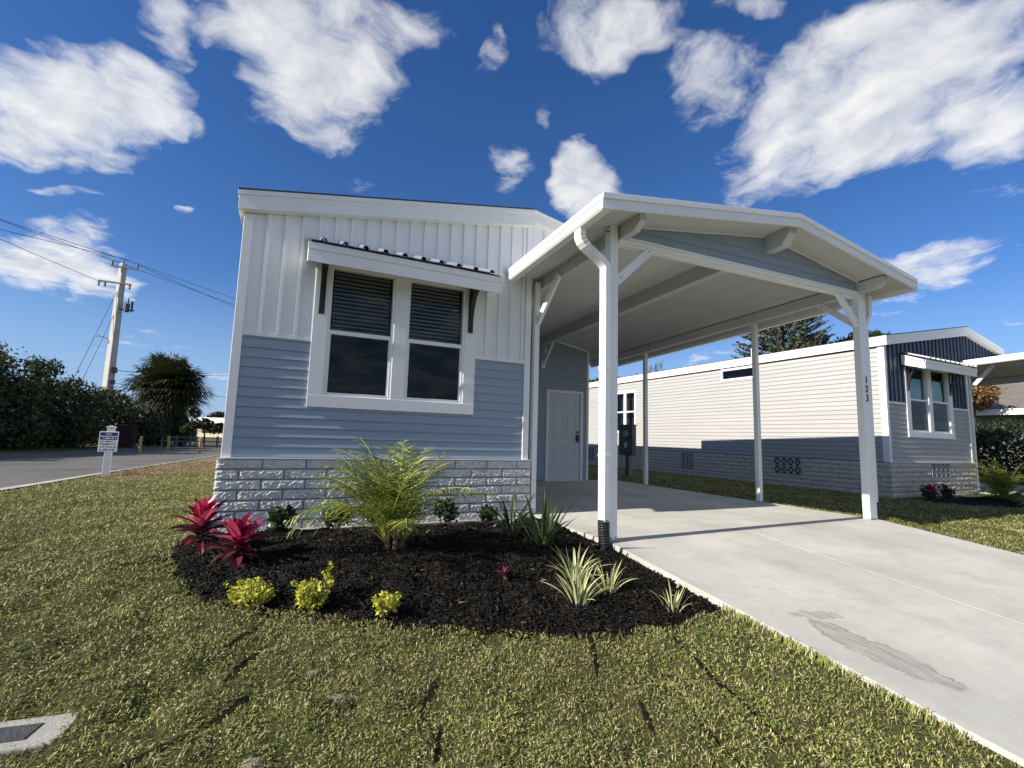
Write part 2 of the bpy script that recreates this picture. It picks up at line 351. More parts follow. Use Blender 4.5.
# ------------------------------------------------------------------ mesh helpers
class MB:
    def __init__(s): s.v = []; s.f = []

    def add(s, vs, fs):
        o = len(s.v); s.v.extend([tuple(map(float, q)) for q in vs]); s.f.extend([tuple(i + o for i in f) for f in fs])
        return s

    def box(s, x0, x1, y0, y1, z0, z1):
        return s.add([(x0, y0, z0), (x1, y0, z0), (x1, y1, z0), (x0, y1, z0), (x0, y0, z1), (x1, y0, z1), (x1, y1, z1), (x0, y1, z1)],
                     [(3, 2, 1, 0), (4, 5, 6, 7), (0, 1, 5, 4), (1, 2, 6, 5), (2, 3, 7, 6), (3, 0, 4, 7)])

    def prism(s, poly, axis, a0, a1):
        """poly in the two other axes (order x,y,z without `axis`), extruded a0..a1 along axis."""
        n = len(poly)
        def pt(p, a):
            if axis == 'x': return (a, p[0], p[1])
            if axis == 'y': return (p[0], a, p[1])
            return (p[0], p[1], a)
        vs = [pt(p, a0) for p in poly] + [pt(p, a1) for p in poly]
        fs = [tuple(range(n)), tuple(range(2 * n - 1, n - 1, -1))] + [(i, i + n, (i + 1) % n + n, (i + 1) % n) for i in range(n)]
        return s.add(vs, fs)

    def beam(s, p, q, w, d, side=None):
        p, q = Vector(p), Vector(q); a = (q - p).normalized()
        ref = Vector(side) if side else (Vector((0, 0, 1)) if abs(a.z) < 0.9 else Vector((0, 1, 0)))
        u = a.cross(ref).normalized(); v = u.cross(a).normalized()
        vs = []
        for e in (p, q):
            for i, j in ((-1, -1), (1, -1), (1, 1), (-1, 1)): vs.append(e + u * (i * w / 2) + v * (j * d / 2))
        return s.add(vs, [(0, 1, 2, 3), (7, 6, 5, 4), (0, 4, 5, 1), (1, 5, 6, 2), (2, 6, 7, 3), (3, 7, 4, 0)])

    def tube(s, pts, r, n=8, caps=True):
        pts = [Vector(q) for q in pts]
        rs = r if isinstance(r, (list, tuple)) else [r] * len(pts)
        o = len(s.v); prev = None
        for i, p in enumerate(pts):
            a = (pts[min(i + 1, len(pts) - 1)] - pts[max(i - 1, 0)]).normalized()
            if prev is None:
                u = a.cross(Vector((0, 0, 1)) if abs(a.z) < 0.9 else Vector((0, 1, 0))).normalized()
            else:
                u = (prev - a * prev.dot(a)).normalized()
            prev = u; w = a.cross(u)
            for k in range(n):
                th = 2 * math.pi * k / n
                s.v.append(tuple(p + (u * math.cos(th) + w * math.sin(th)) * rs[i]))
        for i in range(len(pts) - 1):
            for k in range(n):
                s.f.append((o + i * n + k, o + i * n + (k + 1) % n, o + (i + 1) * n + (k + 1) % n, o + (i + 1) * n + k))
        if caps:
            s.f.append(tuple(o + k for k in range(n - 1, -1, -1)))
            s.f.append(tuple(o + (len(pts) - 1) * n + k for k in range(n)))
        return s

    def quad(s, a, b, c, d): return s.add([a, b, c, d], [(0, 1, 2, 3)])

    def strap(s, p0, az, elev, length, width, droop, seg=6, profile=None, fold=0.15, twist=0.0):
        """A leaf: starts at p0, leaves at azimuth/elevation, bends down by droop radians over its length."""
        p = Vector(p0); hz = Vector((math.cos(az), math.sin(az), 0)); sd = Vector((-math.sin(az), math.cos(az), 0))
        rows = []
        for i in range(seg + 1):
            tt = i / seg
            e = elev - droop * tt
            d = hz * math.cos(e) + Vector((0, 0, 1)) * math.sin(e)
            nrm = sd.cross(d)
            w = width * (profile(tt) if profile else (1 - tt ** 3)) * 0.5
            side = (sd * math.cos(twist * tt) + nrm * math.sin(twist * tt))
            rows.append((p - side * w - nrm * (fold * w), p.copy(), p + side * w - nrm * (fold * w)))
            p = p + d * (length / seg)
        vs = [x for r_ in rows for x in r_]
        fs = []
        for i in range(seg):
            for k in (0, 1): fs.append((i * 3 + k, i * 3 + k + 1, i * 3 + k + 4, i * 3 + k + 3))
        return s.add(vs, fs)

    def build(s, name, m, parent=None, smooth=False, bevel=0.0, tilt=None, label=None):
        me = bpy.data.meshes.new(name)
        off = Vector((0, 0, 0))
        if parent is not None:
            off = parent.location if parent.parent is None else parent.parent.location
        vs = s.v if tilt is None else [tilt(q) for q in s.v]
        me.from_pydata([(q[0] - off[0], q[1] - off[1], q[2] - off[2]) for q in vs], [], s.f)
        me.materials.append(m if not isinstance(m, str) else MATS[m])
        ob = bpy.data.objects.new(name, me)
        C.objects.link(ob)
        if parent is not None: ob.parent = parent
        if smooth:
            me.polygons.foreach_set('use_smooth', [True] * len(me.polygons))
        if bevel:
            b = ob.modifiers.new('edge', 'BEVEL'); b.width = bevel; b.segments = 2; b.limit_method = 'ANGLE'; b.angle_limit = R(40)
        if label: ob['label'] = label
        return ob


def np_mesh(name, verts, faces_list, m, parent=None, smooth=False):
    """verts (n,3); faces_list: list of (k, array of (nf,k) indices)."""
    me = bpy.data.meshes.new(name)
    off = np.zeros(3)
    if parent is not None:
        l = parent.location if parent.parent is None else parent.parent.location
        off = np.array((l.x, l.y, l.z))
    v = (verts - off).astype(np.float32)
    me.vertices.add(len(v)); me.vertices.foreach_set('co', v.ravel())
    tot = sum(f.size for k, f in faces_list); nf = sum(len(f) for k, f in faces_list)
    me.loops.add(tot)
    me.loops.foreach_set('vertex_index', np.concatenate([f.ravel() for k, f in faces_list]).astype(np.int32))
    me.polygons.add(nf)
    sizes = np.concatenate([np.full(len(f), k) for k, f in faces_list])
    me.polygons.foreach_set('loop_start', np.concatenate([[0], np.cumsum(sizes)[:-1]]).astype(np.int32))
    me.update(calc_edges=True)
    if smooth: me.polygons.foreach_set('use_smooth', np.ones(nf, dtype=bool))
    me.materials.append(m)
    ob = bpy.data.objects.new(name, me); C.objects.link(ob)
    if parent is not None: ob.parent = parent
    return ob


def tag(o, label=None, cat=None, group=None, kind=None):
    if label: o['label'] = label
    if cat: o['category'] = cat
    if group: o['group'] = group
    if kind: o['kind'] = kind
    return o


def thing(name, loc, label, cat, group=None):
    o = bpy.data.objects.new(name, None); o.empty_display_size = 0.2
    C.objects.link(o); o.location = loc
    return tag(o, label, cat, group)


def copy_tree(o, parent=None):
    c = o.copy(); C.objects.link(c); c.parent = parent
    for ch in list(o.children): copy_tree(ch, c)
    return c


def leaf_cloud(centres, n, size, size_var=0.4, outward=0.5, aspect=0.5, shell=0.55):
    """n little 4-corner leaves spread through ellipsoids (cx,cy,cz,rx,ry,rz); returns verts, faces."""
    cs = np.array(centres, float)
    vol = cs[:, 3] * cs[:, 4] + cs[:, 5] * cs[:, 4]
    pick = rng.choice(len(cs), n, p=vol / vol.sum())
    d = rng.normal(size=(n, 3)); d /= np.linalg.norm(d, axis=1)[:, None]
    r = (shell + (1 - shell) * rng.random(n)) * (1 + 0.10 * rng.normal(size=n))
    pos = cs[pick, :3] + d * r[:, None] * cs[pick, 3:6]
    nr = rng.normal(size=(n, 3)) + d * outward * 2
    nr /= np.linalg.norm(nr, axis=1)[:, None]
    u = np.cross(nr, rng.normal(size=(n, 3))); u /= np.linalg.norm(u, axis=1)[:, None]
    w = np.cross(nr, u)
    sz = size * (1 + size_var * rng.normal(size=n)).clip(0.35, 2)
    L = u * sz[:, None]; Wd = w * (sz * aspect)[:, None]
    v = np.stack([pos - L, pos + Wd, pos + L, pos - Wd], 1).reshape(-1, 3)
    f = np.arange(4 * n).reshape(n, 4)
    return v, [(4, f)]


# ------------------------------------------------------------------ ground
def smooth01(x): x = np.clip(x, 0, 1); return x * x * (3 - 2 * x)


def Hbase(x, y):
    x = np.asarray(x, float); y = np.asarray(y, float)
    z = -0.03 - 0.11 * np.clip(3.8 - y, 0, 5.6)
    return z


_k = rng.normal(size=(26, 2)) * np.concatenate([np.full(10, 5.0), np.full(16, 13.0)])[:, None]
_ph = rng.random(26) * 6.28
_am = np.concatenate([np.full(10, 0.0050), np.full(16, 0.0032)])
HUMPS = [(-0.45, 2.72, 0.13, 0.024), (-0.62, 2.66, 0.12, 0.022), (-0.30, 2.85, 0.16, 0.018), (-0.15, 2.15, 0.18, 0.02), (0.2, 2.1, 0.2, 0.012), (0.05, 2.6, 0.14, 0.016), (-0.25, 2.45, 0.12, 0.02), (0.42, 2.2, 0.1, 0.014), (0.9, 1.7, 0.25, 0.012), (1.7, 1.6, 0.2, 0.01)]


def H(x, y):
    x = np.asarray(x, float); y = np.asarray(y, float)
    z = Hbase(x, y)
    n = sum(a * np.sin(k[0] * x + k[1] * y + p_) for k, p_, a in zip(_k, _ph, _am))
    msk = smooth01((x + 3.0) / 0.8) * smooth01((2.75 - x) / 0.2) + smooth01((x - 7.5) / 0.3) * smooth01((11 - x) / 0.5)
    for hx, hy, hr, hz in HUMPS: n = n + hz * np.exp(-((x - hx) ** 2 + (y - hy) ** 2) / hr ** 2)
    return z + n * msk * smooth01((14 - y) / 4)


gx = np.concatenate([[-900, -400, -200, -100, -60, -40, -25, -15, -10, -7, -5], np.arange(-4, 10.01, 0.06), [10.5, 11, 12, 14, 17, 20, 28, 40, 70, 120, 250, 500, 900]])
gy = np.concatenate([[-300, -100, -40, -15, -6, -3], np.arange(-1.8, 14.01, 0.065), [14.5, 15, 16, 18, 20, 24, 30, 40, 60, 100, 200, 400, 1200]])
X, Y = np.meshgrid(gx, gy)
BED_ = [(-0.66, 5.33), (-0.76, 4.9), (-0.72, 4.4), (-0.57, 3.98), (-0.36, 3.52), (-0.06, 3.24), (0.24, 3.07), (0.58, 2.90), (0.94, 2.73), (1.36, 2.54), (1.72, 2.41), (2.1, 2.345), (2.4, 2.345), (2.66, 2.40), (2.868, 2.46), (2.92, 2.5), (2.92, 5.5), (-0.6, 5.5)]


def inside(x, y, P_):
    r_ = np.zeros(x.shape, bool); n = len(P_)
    for i in range(n):
        x1_, y1_ = P_[i]; x2_, y2_ = P_[(i + 1) % n]
        r_ ^= ((y1_ > y) != (y2_ > y)) & (x < (x2_ - x1_) * (y - y1_) / (y2_ - y1_ + 1e-12) + x1_)
    return r_


v = np.stack([X, Y, H(X, Y) - 0.14 * inside(X, Y, BED_) - 0.05 * inside(X, Y, [(-1.5, 2.56), (-0.67, 2.49), (-0.71, 2.39), (-1.5, 2.42)])], -1).reshape(-1, 3)
ny, nx = X.shape
idx = np.arange(nx * ny).reshape(ny, nx)
f = np.stack([idx[:-1, :-1], idx[:-1, 1:], idx[1:, 1:], idx[1:, :-1]], -1).reshape(-1, 4)
tag(np_mesh('ground', v, [(4, f)], gmat, smooth=True), kind='structure')

# road on the left, following the ground a little above it
near = [(-5.6, -4), (-4.7, 2), (-4.1, 6), (-3.70, 9.4), (-3.53, 10.6), (-3.28, 13.4), (-2.6, 18), (-2.2, 21), (-0.8, 25), (2, 28), (10, 31), (40, 34)]
far = [(-12.5, -4), (-11, 4), (-9.6, 11), (-8.6, 16), (-7.9, 19.8), (-7.3, 25), (-6.6, 29), (-5.4, 33), (-4.0, 36), (2, 39), (12, 41), (40, 43)]


def road_sheet(A, B, name, m, dz):
    vs = []; fs = []
    K = 6
    for i, (a_, b_) in enumerate(zip(A, B)):
        for k in range(K + 1):
            tt = k / K; x = a_[0] * (1 - tt) + b_[0] * tt; y = a_[1] * (1 - tt) + b_[1] * tt
            vs.append((x, y, float(Hbase(x, y)) + dz))
    for i in range(len(A) - 1):
        for k in range(K): fs.append((i * (K + 1) + k, i * (K + 1) + k + 1, (i + 1) * (K + 1) + k + 1, (i + 1) * (K + 1) + k))
    mb = MB(); mb.add(vs, fs)
    return tag(mb.build(name, m), kind='structure')


def dens(P, n=6):
    out = []
    for a_, b_ in zip(P[:-1], P[1:]):
        for k in range(n): out.append((a_[0] + (b_[0] - a_[0]) * k / n, a_[1] + (b_[1] - a_[1]) * k / n))
    return out + [P[-1]]


road_sheet(dens(near), dens(far), 'road', asphalt, 0.012)
road_sheet(dens(near), dens([(x - (0.16 if y < 11 else 0.07), y + 0.03) for x, y in near]), 'road_edge', kerb_mat, 0.018)

# driveway and carport slab: panels with thin open joints
SL = 0.11
mb = MB()


def slab(x0, x1, y0, y1):
    zf = lambda y: -SL * max(0, 3.8 - y)
    mb.prism([(y0, zf(y0)), (y1, zf(y1)), (y1, zf(y1) - 0.12), (y0, zf(y0) - 0.12)], 'x', x0, x1)


for y0, y1 in ((-1.6, 3.796), (3.802, 6.6), (6.606, 9.6)):
    for x0, x1 in ((2.868, 4.798), (4.803, 7.40)): slab(x0, x1, y0, y1)
mb.box(2.868, 7.40, -3.0, -1.605, -0.85, float(-SL * 5.4))
tag(mb.build('driveway', conc, bevel=0.002), kind='structure')
mb = MB(); mb.box(15.0, 19.6, 5.0, 9.6, -0.1, 0.0); mb.prism([(-1.6, -0.594), (4.99, 0.0), (4.99, -0.1), (-1.6, -0.7)], 'x', 15.0, 19.6)
tag(mb.build('driveway_beyond', conc), kind='structure')


# ------------------------------------------------------------------ house builder
def lap(mb, s0, s1, z0, z1, P, holes=(), h=0.1016):
    """lap siding; P(s, out, z) -> xyz. holes: (sa, sb, za, zb)."""
    z = z0
    while z < z1 - 1e-4:
        zt = min(z + h, z1)
        segs = [(s0, s1)]
        for sa, sb, za, zb in holes:
            if zt > za + 1e-4 and z < zb - 1e-4:
                nseg = []
                for a_, b_ in segs:
                    if sb <= a_ or sa >= b_: nseg.append((a_, b_)); continue
                    if sa > a_: nseg.append((a_, sa))
                    if sb < b_: nseg.append((sb, b_))
                segs = nseg
        for a_, b_ in segs:
            pr_ = [(0.0, z), (0.016, z), (0.0165, z + 0.010), (0.0035, zt), (0.0, zt)]
            vs = [P(a_, o_, zz_) for o_, zz_ in pr_] + [P(b_, o_, zz_) for o_, zz_ in pr_]
            n = 5
            mb.add(vs, [(i, i + 1, i + 1 + n, i + n) for i in range(4)] + [(4, 3, 2, 1, 0), (5, 6, 7, 8, 9)])
        z += h


def batten(mb, s0, s1, zb, zt, P, holes=(), pitch=0.168, bw=0.036):
    """board-and-batten; zb, zt functions of s."""
    xs = []
    k = s0
    while k < s1:
        for d_, o_ in ((0, 0.004), (pitch - bw - 0.004, 0.004), (pitch - bw, 0.024), (pitch - 0.004, 0.024), (pitch - 0.0001, 0.004)):
            if k + d_ < s1: xs.append((k + d_, o_))
        k += pitch
    xs.append((s1, xs[-1][1]))
    cut = []
    for sa, sb, za, zb_ in holes: cut += [sa, sb]
    full = []
    for (a_, oa), (b_, ob_) in zip(xs[:-1], xs[1:]):
        cs = sorted([c for c in cut if a_ < c < b_])
        pts = [(a_, oa)] + [(c, oa + (ob_ - oa) * (c - a_) / (b_ - a_)) for c in cs] + [(b_, ob_)]
        full += list(zip(pts[:-1], pts[1:]))
    for (a_, oa), (b_, ob_) in full:
        mid = (a_ + b_) / 2
        sp = [(zb, zt)]
        for sa, sb, za, zb_ in holes:
            if sa < mid < sb:
                sp = [(lambda s_, q=zb_: q, zt)]
                if za > zb(mid): sp.append((zb, lambda s_, q=za: q))
        for lo, hi in sp:
            mb.quad(P(a_, oa, lo(a_)), P(b_, ob_, lo(b_)), P(b_, ob_, hi(b_)), P(a_, oa, hi(a_)))


def blocks(mb, back, s0, s1, ztop, rows, P, holes=(), res=(9, 4), proud=0.016, rough=0.7):
    """split-face block courses 102 mm high, 406 mm long, with recessed joints."""
    g = 0.006
    for r_ in range(rows):
        z1 = ztop - r_ * 0.1016; z0 = z1 - 0.1016
        x = s0 - (0.203 if r_ % 2 else 0.0)
        while x < s1 - 0.01:
            a_, b_ = max(x, s0), min(x + 0.4064, s1)
            x += 0.4064
            if b_ - a_ < 0.03: continue
            if any(b_ > sa + 0.02 and a_ < sb - 0.02 and z1 > za + 0.02 and z0 < zb - 0.02 for sa, sb, za, zb in holes):
                segs = []
                for sa, sb, za, zb in holes:
                    if z1 > za + 0.02 and z0 < zb - 0.02 and b_ > sa + 0.02 and a_ < sb - 0.02:
                        if a_ < sa: segs.append((a_, min(b_, sa)))
                        if b_ > sb: segs.append((max(a_, sb), b_))
                segs = [q for q in segs if q[1] - q[0] > 0.03]
            else: segs = [(a_, b_)]
            for a2, b2 in segs:
                nx_, nz_ = max(2, int(res[0] * (b2 - a2) / 0.4064)), res[1]
                A = a2 + g; B = b2 - g; Z0 = z0 + g; Z1 = z1 - g
                vs = []; base_o = random.uniform(-0.002, 0.004)
                for j in range(nz_ + 1):
                    for i in range(nx_ + 1):
                        e = (i in (0, nx_)) or (j in (0, nz_))
                        o_ = 0.008 if e else proud + base_o + random.uniform(-0.006, 0.009) * rough
                        if e: o_ += random.uniform(-0.002, 0.004) * rough
                        ji = 0 if i in (0, nx_) else random.uniform(-0.3, 0.3); jj = 0 if j in (0, nz_) else random.uniform(-0.3, 0.3)
                        vs.append(P(A + (B - A) * (i + ji) / nx_, o_, Z0 + (Z1 - Z0) * (j + jj) / nz_))
                fs = []
                for j in range(nz_):
                    for i in range(nx_):
                        q = j * (nx_ + 1) + i; fs.append((q, q + 1, q + nx_ + 2, q + nx_ + 1))
                n0 = len(vs)
                ring = [i for i in range(nx_ + 1)] + [j * (nx_ + 1) + nx_ for j in range(1, nz_ + 1)] + [nz_ * (nx_ + 1) + i for i in range(nx_ - 1, -1, -1)] + [j * (nx_ + 1) for j in range(nz_ - 1, 0, -1)]
                for q in ring:
                    j, i = divmod(q, nx_ + 1)
                    vs.append(P(A + (B - A) * i / nx_, -0.02, Z0 + (Z1 - Z0) * j / nz_))
                for k in range(len(ring)):
                    k2 = (k + 1) % len(ring)
                    fs.append((ring[k2], ring[k], n0 + k, n0 + k2))
                mb.add(vs, fs)
    if back is not None:
        pass


def vent_lattice(root, s0, s1, z0, z1, P):
    """pierced breeze-block vent: flat dark sheet painted as the hole shade and white lattice of crosses."""
    mb = MB(); mb.quad(P(s0, 0.006, z0), P(s1, 0.006, z0), P(s1, 0.006, z1), P(s0, 0.006, z1))  # flat dark sheet stands in for the shade inside the holes
    vo = mb.build('vent', dark_room, root)
    mb = MB(); n = max(2, round((s1 - s0) / 0.19)); m_ = max(2, round((z1 - z0) / 0.19))
    dx, dz = (s1 - s0) / n, (z1 - z0) / m_
    pl_ = lambda a_, b_, c_, d_: mb.add([P(a_, 0.0065, c_), P(b_, 0.0065, c_), P(b_, 0.022, c_), P(a_, 0.022, c_), P(a_, 0.0065, d_), P(b_, 0.0065, d_), P(b_, 0.022, d_), P(a_, 0.022, d_)], [(3, 2, 1, 0), (4, 5, 6, 7), (0, 1, 5, 4), (1, 2, 6, 5), (2, 3, 7, 6), (3, 0, 4, 7)])
    for i in range(n):
        for j in range(m_):
            a_, c_ = s0 + i * dx, z0 + j * dz; w_ = 0.020
            for sg in (-1, 1):                                # the X web of each pierced block
                q0 = Vector((a_ + 0.5 * dx - 0.48 * dx, c_ + 0.5 * dz - sg * 0.48 * dz)); q1 = Vector((a_ + 0.5 * dx + 0.48 * dx, c_ + 0.5 * dz + sg * 0.48 * dz))
                d_ = (q1 - q0).normalized(); nn = Vector((-d_.y, d_.x)) * w_ * 0.5
                cs_ = [q0 - nn, q1 - nn, q1 + nn, q0 + nn]; o1 = 0.020 + 0.0008 * sg
                vs = [P(q.x, 0.0065, q.y) for q in cs_] + [P(q.x, o1, q.y) for q in cs_]
                mb.add(vs, [(4, 5, 6, 7), (0, 1, 5, 4), (1, 2, 6, 5), (2, 3, 7, 6), (3, 0, 4, 7)])
    for i in range(n + 1): pl_(max(s0, s0 + i * dx - 0.012), min(s1, s0 + i * dx + 0.012), z0, z1)
    for j in range(m_ + 1):
        for i in range(n): pl_(s0 + i * dx + 0.0125, s0 + (i + 1) * dx - 0.0125, max(z0, z0 + j * dz - 0.012), min(z1, z0 + j * dz + 0.012))
    mb.build('lattice', lattice_gray, vo)


def house(name, label, cat, x0, y0, Wd, lapm, batm, blockm, depth, main):
    """Manufactured home: gable front at y0, long left wall at x0."""
    root = thing(name, (x0, y0, 0), label, cat)
    x1 = x0 + Wd
    ZS, ZT = 0.675, 1.945
    F = lambda s_, o_, z: (x0 + s_, y0 - o_, z)              # front wall
    Lf = lambda s_, o_, z: (x0 - o_, y0 + depth - s_, z)     # long left wall, s from the back to the front
    zl, zr = (3.205, 3.807) if main else (3.155, 3.80)
    k_ = Wd / 3.356
    soff = lambda s_: zl + (zr - zl) * s_ / Wd
    wx0, wx1 = 0.715 * k_, 2.598 * k_                          # window outer trim
    hole = (wx0 + 0.05, wx1 - 0.05, 1.30, 2.86)
    front = [hole]
    # --- front wall
    mb = MB(); lap(mb, 0.07, Wd - 0.07, ZS + 0.012, ZT - 0.012, F, front); mb.build('lap_siding', lapm, root)
    mb = MB(); batten(mb, 0.07, Wd - 0.07, lambda s_: ZT + 0.012, lambda s_: soff(s_) - 0.002, F, front); mb.build('batten_siding', batm, root)
    for xa, xb in ((x0 + 0.07, x0 + wx0 + 0.01), (x0 + wx1 - 0.01, x1 - 0.07)):
        mb = MB(); mb.box(xa, xb, y0 - 0.022, y0 - 0.001, ZT - 0.022, ZT + 0.022); mb.build('band_trim', white, root, bevel=0.003)
    for xa, xb, zt in ((x0 - 0.014, x0 + 0.072, soff(0.02)), (x1 - 0.072, x1 + 0.014, soff(Wd) if main else 2.95)):
        mb = MB(); mb.box(xa, xb, y0 - 0.026, y0 + 0.10, ZS + 0.008, zt - 0.003); mb.build('corner_trim', white, root, bevel=0.004)
    # --- windowed opening: trim, two double-hung sashes
    z0w, z1w = 1.224, 2.93
    wt = MB()
    wt.box(x0 + wx0, x0 + wx0 + 0.15, y0 - 0.030, y0 - 0.002, z0w + 0.13, z1w)
    wt.box(x0 + wx1 - 0.15, x0 + wx1, y0 - 0.030, y0 - 0.002, z0w + 0.13, z1w)
    wt.box(x0 + wx0, x0 + wx1, y0 - 0.032, y0 - 0.002, z0w, z0w + 0.13)
    wt.box(x0 + wx0 + 0.15, x0 + wx1 - 0.15, y0 - 0.030, y0 - 0.002, z1w - 0.13, z1w)
    xm = x0 + (wx0 + wx1) / 2
    wt.box(xm - 0.075, xm + 0.075, y0 - 0.030, y0 - 0.002, z0w + 0.13, z1w - 0.13)
    win = wt.build('window_trim', white, root, bevel=0.003)
    for a_, b_ in ((x0 + wx0 + 0.15, xm - 0.075), (xm + 0.075, x0 + wx1 - 0.15)):
        zb, zt, zm = z0w + 0.13, z1w - 0.13, 2.055
        fr_ = MB()
        for q in ((a_, a_ + 0.028, zb, zt), (b_ - 0.028, b_, zb, zt)): fr_.box(q[0], q[1], y0 - 0.022, y0 + 0.06, q[2], q[3])
        fr_.box(a_ + 0.028, b_ - 0.028, y0 - 0.020, y0 + 0.06, zb, zb + 0.035); fr_.box(a_ + 0.028, b_ - 0.028, y0 - 0.020, y0 + 0.06, zt - 0.03, zt)
        fr_.box(a_ + 0.028, b_ - 0.028, y0 - 0.012, y0 + 0.05, zm - 0.022, zm + 0.024)
        for q in ((a_ + 0.028, a_ + 0.046, zb + 0.035, zm - 0.022), (b_ - 0.046, b_ - 0.028, zb + 0.035, zm - 0.022)): fr_.box(q[0], q[1], y0 - 0.008, y0 + 0.03, q[2], q[3])
        fo = fr_.build('window_frame', white, root, bevel=0.002)
        g_ = MB(); g_.quad((a_ + 0.02, y0 + 0.016, zb + 0.02), (b_ - 0.02, y0 + 0.016, zb + 0.02), (b_ - 0.02, y0 + 0.016, zm), (a_ + 0.02, y0 + 0.016, zm)); g_.build('pane', glass, fo)
        g_ = MB(); g_.quad((a_ + 0.02, y0 + 0.030, zm), (b_ - 0.02, y0 + 0.030, zm), (b_ - 0.02, y0 + 0.030, zt - 0.01), (a_ + 0.02, y0 + 0.030, zt - 0.01)); g_.build('pane', glass, fo)
        bl = MB()
        if main:
            z = zt - 0.05
            while z > zm + 0.01:
                bl.beam((a_ + 0.05, y0 + 0.085, z), (b_ - 0.05, y0 + 0.085, z), 0.040, 0.003, side=(0, 0.25, 1)); z -= 0.046
            bl.build('blind', blind, fo)
        else:
            bl.box(a_ + 0.05, b_ - 0.05, y0 + 0.085, y0 + 0.09, zm + 0.0, zt - 0.24); bl.build('blind', teal_blind, fo)
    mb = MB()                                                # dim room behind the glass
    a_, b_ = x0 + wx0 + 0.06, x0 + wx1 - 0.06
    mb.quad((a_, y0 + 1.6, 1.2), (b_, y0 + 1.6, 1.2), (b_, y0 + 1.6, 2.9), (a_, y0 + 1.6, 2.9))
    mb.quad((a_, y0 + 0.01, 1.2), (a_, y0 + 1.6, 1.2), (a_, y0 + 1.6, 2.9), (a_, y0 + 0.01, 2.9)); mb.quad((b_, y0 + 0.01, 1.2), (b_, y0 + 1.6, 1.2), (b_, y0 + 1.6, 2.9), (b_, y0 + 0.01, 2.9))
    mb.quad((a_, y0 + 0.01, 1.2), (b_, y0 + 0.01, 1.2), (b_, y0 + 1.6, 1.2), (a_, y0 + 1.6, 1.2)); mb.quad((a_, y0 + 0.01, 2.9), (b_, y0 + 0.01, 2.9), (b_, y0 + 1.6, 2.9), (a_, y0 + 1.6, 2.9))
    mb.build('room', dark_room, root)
    # --- other walls
    trans_hole = (depth - 4.1, depth - 3.1, 2.825, 3.06); pair = (depth - 9.05, depth - 7.95, 1.33, 2.76)
    holes = [] if main else [trans_hole, pair]
    mb = MB(); lap(mb, 0.0, depth - 0.10, ZS + 0.012, 3.11, Lf, holes); mb.build('side_siding', lapm, root)
    mb = MB(); mb.box(x1 - 0.02, x1 - 0.002, y0 + 0.1, y0 + depth, ZS, 3.72); mb.box(x0 + 0.01, x1, y0 + depth - 0.05, y0 + depth, 0.0, 3.1)
    mb.box(x0 + 0.02, x1 - 0.02, y0 + 0.005, y0 + depth - 0.06, ZS - 0.03, ZS + 0.0)
    if main: mb.box(x0 + 0.004, x0 + 0.02, y0 + 0.1, y0 + depth - 0.06, ZS, 3.1)
    mb.build('inner_wall', lapm, root)
    if not main:
        bk = MB(); bk.box(x0 + 0.25, x0 + 0.27, y0 + 0.3, y0 + depth - 0.3, ZS, 3.1); bk.build('partition', dark_room, root)
        # narrow high window
        sa, sb, za, zb = trans_hole
        fr_ = MB()
        y_a, y_b = y0 + depth - sb, y0 + depth - sa
        fr_.box(x0 - 0.03, x0 + 0.03, y_a - 0.06, y_b + 0.06, zb, zb + 0.06); fr_.box(x0 - 0.03, x0 + 0.03, y_a - 0.06, y_b + 0.06, za - 0.06, za)
        fr_.box(x0 - 0.03, x0 + 0.03, y_a - 0.06, y_a, za, zb); fr_.box(x0 - 0.03, x0 + 0.03, y_b, y_b + 0.06, za, zb)
        fo = fr_.build('transom_window', white, root, bevel=0.003)
        g_ = MB(); g_.quad((x0 + 0.005, y_b, za), (x0 + 0.005, y_a, za), (x0 + 0.005, y_a, zb), (x0 + 0.005, y_b, zb)); g_.build('pane', glass, fo)
        sa, sb, za, zb = pair
        y_a, y_b = y0 + depth - sb, y0 + depth - sa; ym = (y_a + y_b) / 2
        for q0, q1 in ((y_a, ym - 0.05), (ym + 0.05, y_b)):
            fr_ = MB()
            for b4 in ((q0 - 0.06, q0 + 0.02, za - 0.06, zb + 0.06), (q1 - 0.02, q1 + 0.06, za - 0.06, zb + 0.06)): fr_.box(x0 - 0.03, x0 + 0.03, *b4)
            for b4 in ((q0 + 0.02, q1 - 0.02, za - 0.06, za + 0.02), (q0 + 0.02, q1 - 0.02, zb - 0.02, zb + 0.06), (q0 + 0.02, q1 - 0.02, (za + zb) / 2 - 0.025, (za + zb) / 2 + 0.025)): fr_.box(x0 - 0.028, x0 + 0.03, *b4)
            fo = fr_.build('window_frame', white, root, bevel=0.003)
            g_ = MB(); g_.quad((x0 + 0.005, q1, za), (x0 + 0.005, q0, za), (x0 + 0.005, q0, zb), (x0 + 0.005, q1, zb)); g_.build('pane', glass, fo)
    # --- skirt of split-face block
    vents_f = [] if main else [(1.46 * k_, 2.20 * k_, 0.37, 0.67)]
    vents_l = [] if main else [(depth - 2.55, depth - 1.85, 0.27, 0.67), (depth - 5.70, depth - 5.22, 0.17, 0.67), (depth - 11, depth - 10.4, 0.2, 0.65)]
    Fs = lambda s_, o_, z: (x0 + s_, y0 - 0.035 - o_, z)
    Ls = lambda s_, o_, z: (x0 - 0.035 - o_, y0 + depth - s_, z)
    mb = MB()
    blocks(mb, None, -0.05, Wd + 0.05, ZS - 0.002, 7, Fs, vents_f, res=(22, 7) if main else (6, 3))
    if main:
        blocks(mb, None, depth - 15.0, depth + 0.05, ZS - 0.002, 7, Ls, (), res=(5, 2))
    else:
        blocks(mb, None, depth - 15.0, depth + 0.05, ZS - 0.002, 7, Ls, vents_l, res=(4, 2))
